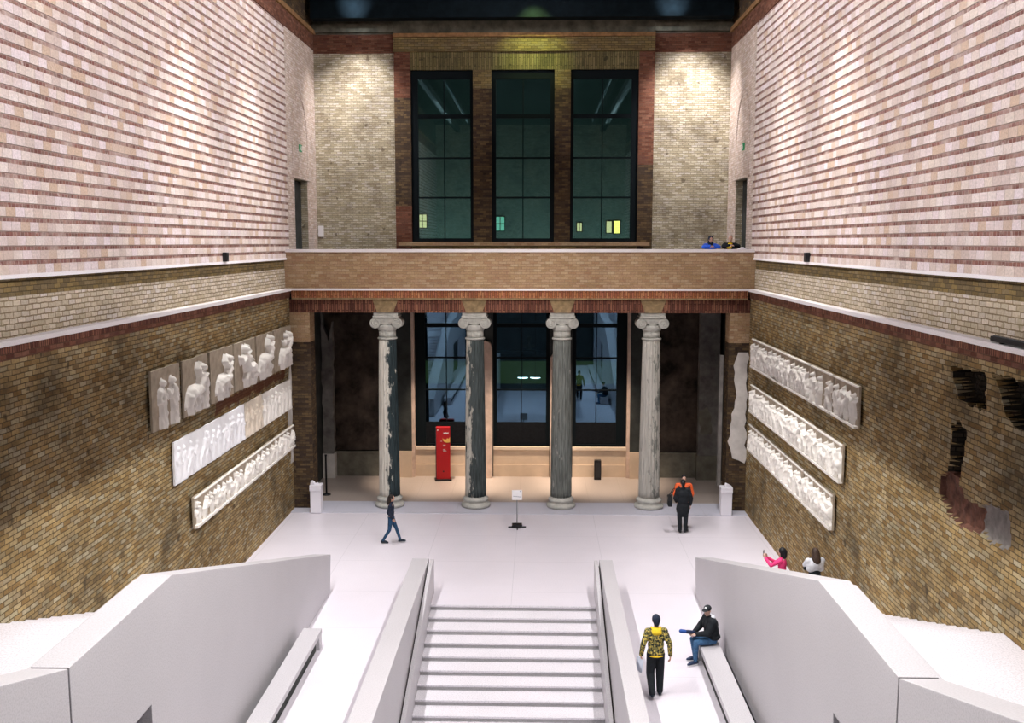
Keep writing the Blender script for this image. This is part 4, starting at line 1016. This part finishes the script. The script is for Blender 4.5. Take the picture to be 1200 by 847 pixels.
# seated man on the bench, turned to the camera
P = dict(pel=(0, 0, .605), chest=(0, .06, .94), neck=(0, .10, 1.10), head=(0.0, .14, 1.265), hy=.70, hp=-.05,
         shL=(-.18, .08, 1.04), elL=(-.22, .20, .80), wrL=(-.08, .42, .74), hdL=(.35, 1, -.1), hnL=(0, -.2, -1), shR=(.18, .08, 1.04), elR=(.21, .24, .80), wrR=(.06, .43, .74), hdR=(-.4, 1, -.1), hnR=(0, -.2, -1),
         hipL=(-.09, .02, .575), knL=(-.11, .44, .55), anL=(-.09, .44, .10), toL=(-.12, .62, .04), hipR=(.09, .02, .575), knR=(.11, .44, .555), anR=(.13, .36, .10), toR=(.17, .53, .04), curl=.9)
r_, J, hp, hr = person('person in black jacket, blue jeans and dark cap sitting on the pale bench', (4.70, 22.02, .002), R(103), 1.72, P, skin=SKIN2)
jk = jacket(r_, J, blk, fat=1.38, hem=-.05, slim=1.3); trousers(r_, J, jean2, k=.92); shoes(r_, J, plain('navy shoe', (.02, .035, .085), .5), plain('white sole', (.70, .70, .72), .5))
b = MB(); b.ell(hp(0, -.012, .045), (.090, .106, .078), hr); cp_ = b.build('cap', plain('black cap', (.012, .016, .020), .7), r_); remesh(cp_, .010, 3)
b = MB(); b.ell(hp(0, .115, .040), (.070, .075, .010), hr @ Matrix.Rotation(-.15, 3, 'X')); b.build('brim', plain('black cap brim', (.012, .016, .020), .7), cp_, True)
b = MB(); b.ell(hp(0, .082, .085), (.026, .016, .024), hr); b.ell(hp(0.0, .088, .066), (.034, .010, .010), hr); b.build('white_emblem', plain('white stitching', (.75, .77, .80), .7), cp_, True)
b = MB(); b.capsule(J['neck'] + V3(-.10, -.06, .015), J['neck'] + V3(.02, -.10, .0), .050, .055); b.capsule(J['neck'] + V3(.02, -.10, .0), J['neck'] + V3(.11, -.04, .01), .055, .045); remesh(b.build('hood_lining', plain('white lining', (.72, .74, .80), .9), jk), .012, 3)
bpy.context.view_layer.update(); bpy_loc = r_.matrix_world @ Vector((0, .51, .785))
t = thing('folded_umbrella', 'blue folded umbrella in the hands of the seated person', 'umbrella', bpy_loc, R(103))
b = MB(); b.chain([(0, -.05, -.02), (0, .07, -.004), (0, .17, .015)], [.036, .045, .034]); b.build('canopy', plain('navy nylon', (.012, .022, .060), .6), t, True)
b = MB(); b.chain([(0, .165, .014), (0, .26, .03)], [.042, .046]); b.build('end_cover', plain('blue nylon', (.03, .09, .32), .5), t, True)
b = MB(); b.capsule((0, -.13, -.032), (0, -.05, -.02), .018, .018, 10); b.build('handle', black, t, True)

# two people on the side flight behind the high balustrade
pink = plain('pink jumper', (.85, .055, .22), .8, var=.12, vscale=14); grey = plain('pale grey shawl', (.62, .64, .69), .9, var=.14, vscale=9)
P = dict(shL=(-.17, .02, 1.41), elL=(-.24, .26, 1.26), wrL=(-.12, .46, 1.42), hdL=(.15, .35, 1), hnL=(1, -.2, 0), shR=(.17, .02, 1.41), elR=(.23, .25, 1.22), wrR=(.04, .46, 1.40), hdR=(-.1, .3, 1), hnR=(-1, -.2, 0), curl=.7)
zs = 3.40 / 24 * 2 + .002
r_, J, hp, hr = person('person with black bob in bright pink jumper holding up a phone', (6.93, 24.80, zs), R(62), 1.56, P, skin=SKIN2, eyes=False)
jacket(r_, J, pink, 'jumper', fat=.98); trousers(r_, J, blk); shoes(r_, J, black)
b = MB(); b.ell(hp(0, -.025, .03), (.104, .112, .106), hr); b.capsule(hp(0, -.06, 0), hp(0, -.07, -.12), .098, .085); b.capsule(hp(-.07, -.02, -.0), hp(-.07, -.02, -.10), .045, .04); b.capsule(hp(.07, -.02, -.0), hp(.07, -.02, -.10), .045, .04); remesh(b.build('hair', hairk, r_), .012, 3)
bpy.context.view_layer.update()
pw_ = r_.matrix_world @ Vector((-.035, .535, 1.53))
t = thing('phone', 'phone held up by the person in pink', 'phone', pw_, R(62))
MB().box(-.04, .04, -.006, .006, -.08, .08).build('body', plain('phone grey', (.30, .31, .34), .3, .3), t, bevel=.004); MB().box(-.036, .036, -.008, -.006, -.074, .074).build('screen', plain('phone screen', (.05, .06, .08), .1), t)
MB().box(-.03, -.012, .006, .009, .05, .07).build('camera_lens', black, t)
zs = 3.40 / 24 * 4 + .002
r_, J, hp, hr = person('person with long brown hair and pale grey shawl over a black top, seen from behind', (7.50, 23.90, zs), R(10), 1.56, dict(elL=(-.23, .10, 1.16), wrL=(-.10, .26, 1.18), hdL=(.8, .6, .1), elR=(.23, .10, 1.16), wrR=(.10, .26, 1.15), hdR=(-.8, .6, .1)), skin=SKIN2, eyes=False)
jacket(r_, J, blk, 'top', fat=1.08); trousers(r_, J, blk); shoes(r_, J, black)
b = MB(); b.capsule(J['shL'] + V3(-.02, 0, -.02), J['shR'] + V3(.02, 0, -.02), .095, .095); b.ell(J['chest'] + V3(0, -.01, .0), (.27, .175, .17)); b.capsule(J['chest'] + V3(-.14, -.02, -.10), J['chest'] + V3(.14, -.02, -.10), .12, .12); b.capsule(J['shL'] + V3(-.02, 0, -.03), J['elL'] + V3(0, 0, .10), .09, .08); b.capsule(J['shR'] + V3(.02, 0, -.03), J['elR'] + V3(0, 0, .10), .09, .08); b.capsule(J['neck'] + V3(-.04, -.04, 0), J['neck'] + V3(.04, -.04, 0), .06, .06); remesh(b.build('shawl', grey, r_), .013, 4)
b = MB(); b.ell(hp(0, -.025, .03), (.098, .108, .102), hr); b.capsule(hp(0, -.06, 0), hp(0, -.12, -.20), .105, .120); b.capsule(hp(-.06, -.04, -.02), hp(-.08, -.06, -.18), .05, .05); b.capsule(hp(.06, -.04, -.02), hp(.08, -.06, -.18), .05, .05); remesh(b.build('hair', hairm, r_), .012, 3)

# two people leaning on the balcony
bluec = plain('bright blue padded nylon', (.010, .10, .70), .45, var=.2, vscale=12); yelp = plain('yellow cloth', (.85, .62, .02), .7)
LEAN = dict(pel=(0, -.02, .94), chest=(0, .07, 1.29), neck=(0, .12, 1.46), head=(0, .18, 1.61), hp=-.2, shL=(-.18, .10, 1.39), elL=(-.27, .30, 1.345), wrL=(-.06, .44, 1.36), hdL=(1, .3, 0), hnL=(0, 0, -1), shR=(.18, .10, 1.39), elR=(.27, .30, 1.345), wrR=(.06, .46, 1.38), hdR=(-1, .3, 0), hnR=(0, 0, -1))
r_, J, hp, hr = person('person in bright blue padded jacket with dark hood leaning on the balcony', (6.80, 35.98, 8.045), R(180), 1.76, LEAN)
jk = jacket(r_, J, bluec, fat=1.22, slim=1.2)
for k in range(3):
    b = MB(); z = .10 + .09 * k; b.ell(J['chest'] + V3(0, .0, .10 - z), (.235 - .01 * k, .165, .045)); remesh(b.build('quilted_ridge', bluec, jk), .013, 2)
trousers(r_, J, blk); shoes(r_, J, black)
b = MB(); b.ell(hp(0, -.03, .035), (.098, .108, .100), hr); b.capsule(hp(0, -.06, -.0), J['neck'] + V3(0, -.02, .0), .095, .10); b.capsule(J['neck'] + V3(-.05, .06, -.02), J['neck'] + V3(.05, .06, -.02), .045, .045); remesh(b.build('hood', navy, r_), .012, 3)
r_, J, hp, hr = person('person with pale hair, black jacket and yellow cloth leaning on the balcony', (7.50, 36.02, 8.045), R(180), 1.80, LEAN, skin=SKIN2)
jk = jacket(r_, J, blk, fat=1.12); trousers(r_, J, blk); shoes(r_, J, black)
b = MB(); b.ell(J['chest'] + V3(.04, .13, .02), (.10, .05, .09)); b.capsule(J['neck'] + V3(-.04, .07, -.03), J['neck'] + V3(.05, .06, -.04), .035, .035); remesh(b.build('yellow_cloth', yelp, jk), .012, 3)
b = MB(); b.ell(hp(0, -.03, .04), (.083, .096, .086), hr); remesh(b.build('hair', plain('pale hair', (.58, .52, .48), .7, var=.2, vscale=30), r_), .011, 3)
t = thing('leaflet', 'white leaflet lying on the balcony coping beside the doorway', 'leaflet', (7.80, 35.25, 9.322), R(12))
MB().prism([(-.15, 0), (.15, 0), (.02, .07)], 'y', -.10, .10).build('sheet', plain('white paper', (.82, .83, .88), .6), t)

# ------------------------------------------------------------------ light
def area(name, loc, rot, sx, sy, power, col=(1, 1, 1), spread=180):
    l = bpy.data.lights.new(name, 'AREA'); l.shape = 'RECTANGLE'; l.size = sx; l.size_y = sy; l.energy = power; l.color = col; l.spread = R(spread)
    o = bpy.data.objects.new(name, l); COL.objects.link(o); o.location = loc; o.rotation_euler = rot; return o
def spot(name, loc, target, power, ang, blend=.5, col=(1, 1, 1), rad=.08):
    l = bpy.data.lights.new(name, 'SPOT'); l.energy = power; l.spot_size = R(ang); l.spot_blend = blend; l.color = col; l.shadow_soft_size = rad
    o = bpy.data.objects.new(name, l); COL.objects.link(o); o.location = loc
    o.rotation_euler = (Vector(target) - Vector(loc)).to_track_quat('-Z', 'Y').to_euler(); return o
CW = (1.0, .955, .975)
ZL = 18.3
for sd in (-1, 1):
    # added unseen troughs under the roof, baffles shaped to cut light off above z = 5.5 on both long walls
    xl = sd * 5.7; h_ = .30
    far = (8.1 + 5.7) / (ZL - 5.15) * (h_ - .03); near = (8.1 - 5.7) / (ZL - 5.15) * (h_ - .03)
    y0, y1 = 2.0, 31.0
    t = thing('added_light_trough', 'added unseen light trough with baffles under the roof on side %s' % ('of the six squares' if sd < 0 else 'of the broken holes'), 'lamp', (xl, 0, ZL), 0, 'added roof light troughs')
    m_ = MB(); xf = -sd * far; xn = sd * near
    for k in range(49): m_.box(*sorted((xf, xn)), y0 + .6 * k, y0 + .6 * k + .01, -h_, -.05)  # cross plates added to keep the lamp out of the window reflections
    for xx in (xf, xn): m_.box(xx - .006, xx + .006, y0, y1, -h_, .05)
    a_, b_ = sorted((xf, xn)); m_.box(a_, b_, y0, y1, .05, .07); m_.box(a_, b_, y0 - .01, y0, -h_, .07); m_.box(a_, b_, y1, y1 + .01, -h_, .07)
    m_.build('housing', M['blacksteel'], t)
    c = MB(); c.box(-.02, .02, 5, 5.04, .07, TOP - ZL); c.box(-.02, .02, 26, 26.04, .07, TOP - ZL); c.build('hanger', M['blacksteel'], t)
    area('trough_lamp', (xl, 22.5, ZL - .03), (0, 0, 0), .03, 19.0, 1640, CW)
    area('wall_trough_lamp', (xl, 13.6, ZL - .03), (0, sd * R(74), 0), .006, 11.0, 5500, (1, .965, .93))
    # added unseen washers for the upper half of the opposite wall, with a shelf that keeps light off the lower half
    xw = sd * 5.0; zw = 18.75; slope = (zw - 7.80) / (8.18 + 5.0)
    t = thing('added_wall_washer', 'added unseen wall washer under the roof facing the wall of %s' % ('the broken holes' if sd < 0 else 'the six squares'), 'lamp', (xw, 0, zw), 0, 'added roof wall washers')
    m_ = MB(); e_ = .26; xa_, xb_ = sorted((-sd * e_, sd * .08))
    m_.box(xa_, xb_, 2.5, 36.6, -e_ * slope - .01, -e_ * slope); m_.box(*sorted((sd * .06, sd * .08)), 2.5, 36.6, -e_ * slope, .12); m_.box(xa_, xb_, 2.5, 36.6, .12, .14)
    m_.build('housing', M['blacksteel'], t)
    lv = MB()
    for k in range(68): lv.box(xa_ + .001, xb_ - .001, 2.6 + .5 * k, 2.61 + .5 * k, -e_ * slope, .12)
    lv.build('louvre', M['blacksteel'], t)  # plates added to hide the strip light from the window glass
    c = MB()
    for y in (6, 18, 30): c.box(-.02, .02, y, y + .04, .14, TOP - zw)
    c.build('hanger', M['blacksteel'], t)
    area('wall_washer_lamp', (xw, 19.6, zw), (0, sd * R(68), 0), .03, 33.0, 4900, CW)
for sd in (-1, 1):
    for y in (25.5, 31.0): spot('relief_spot', (sd * 5.9, y, 18.5), (sd * 8.1, y, 4.9), 4200, 50, 1.0, (1, .97, .95), .05)
# accent spots on the rear wall
spot('corner_spot', (-6.2, 37.6, 18.9), (-6.5, 40.2, 12.8), 3000, 64, .9, (1, .95, .95), .05)
spot('corner_spot', (6.3, 37.6, 18.9), (6.7, 40.2, 12.8), 4200, 64, .9, (1, .95, .95), .05)
spot('green_spot', (.5, 37.6, 18.6), (.5, 40.1, 16.75), 620, 62, 1.0, (.80, 1.0, .28), .05)
spot('beam_spot', (-6.3, 37.9, 18.15), (-6.3, 38.9, 18.45), 260, 75, 1.0, (.75, .88, 1.0), .03)
spot('beam_spot', (5.7, 37.9, 18.15), (5.7, 38.9, 18.45), 260, 75, 1.0, (.75, .88, 1.0), .03)
# downlights of the lower gallery
WARM = (1.0, .80, .62)
for x in (-3.2, 0.0, 3.2):
    spot('gallery_downlight', (x, 38.4, 7.55), (x, 39.3, 0), 2900, 50, .8, WARM, .06)
for x in (-6.6, 6.4): spot('gallery_downlight', (x, 37.6, 7.55), (x, 38.4, 0), 22, 80, .8, WARM, .06)
spot('added_front_spot', (-2.98, 14, 18.6), (-2, 35, 8.8), 3500, 24, .7, (1, .92, .85), .1); spot('added_front_spot', (2.2, 14, 18.6), (2, 35, 8.8), 3500, 24, .7, (1, .92, .85), .1)  # front spots added to brighten the balcony parapet and columns
area('courtyard_glow', (0, 58.5, 4), (R(135), 0, 0), 30, 1, 2900, (.70, 1.0, .95))
wd = bpy.data.worlds.new('World'); scn.world = wd; wd.use_nodes = True
wd.node_tree.nodes['Background'].inputs[0].default_value = (.25, .45, .50, 1); wd.node_tree.nodes['Background'].inputs[1].default_value = .05

# ------------------------------------------------------------------ camera and view
cam = bpy.data.cameras.new('Camera'); cam.sensor_fit = 'HORIZONTAL'; cam.sensor_width = 36; cam.lens = 36 * 1169.07 / 1200
co = bpy.data.objects.new('Camera', cam); COL.objects.link(co); co.location = (.7033, 0, 9.5589)
co.rotation_mode = 'XYZ'; co.rotation_euler = (math.pi / 2 - .1188, 0, .0266); cam.clip_end = 300
scn.camera = co
scn.view_settings.view_transform = 'Standard'; scn.view_settings.look = 'None'; scn.view_settings.gamma = 1; scn.view_settings.use_curve_mapping = False
scn.view_settings.exposure = 0.0
scn.cycles.max_bounces = 8; scn.cycles.diffuse_bounces = 4; scn.cycles.glossy_bounces = 3; scn.cycles.transparent_max_bounces = 8
scn.cycles.use_denoising = True; scn.cycles.sample_clamp_indirect = 6
scn.cycles.caustics_reflective = False; scn.cycles.caustics_refractive = False
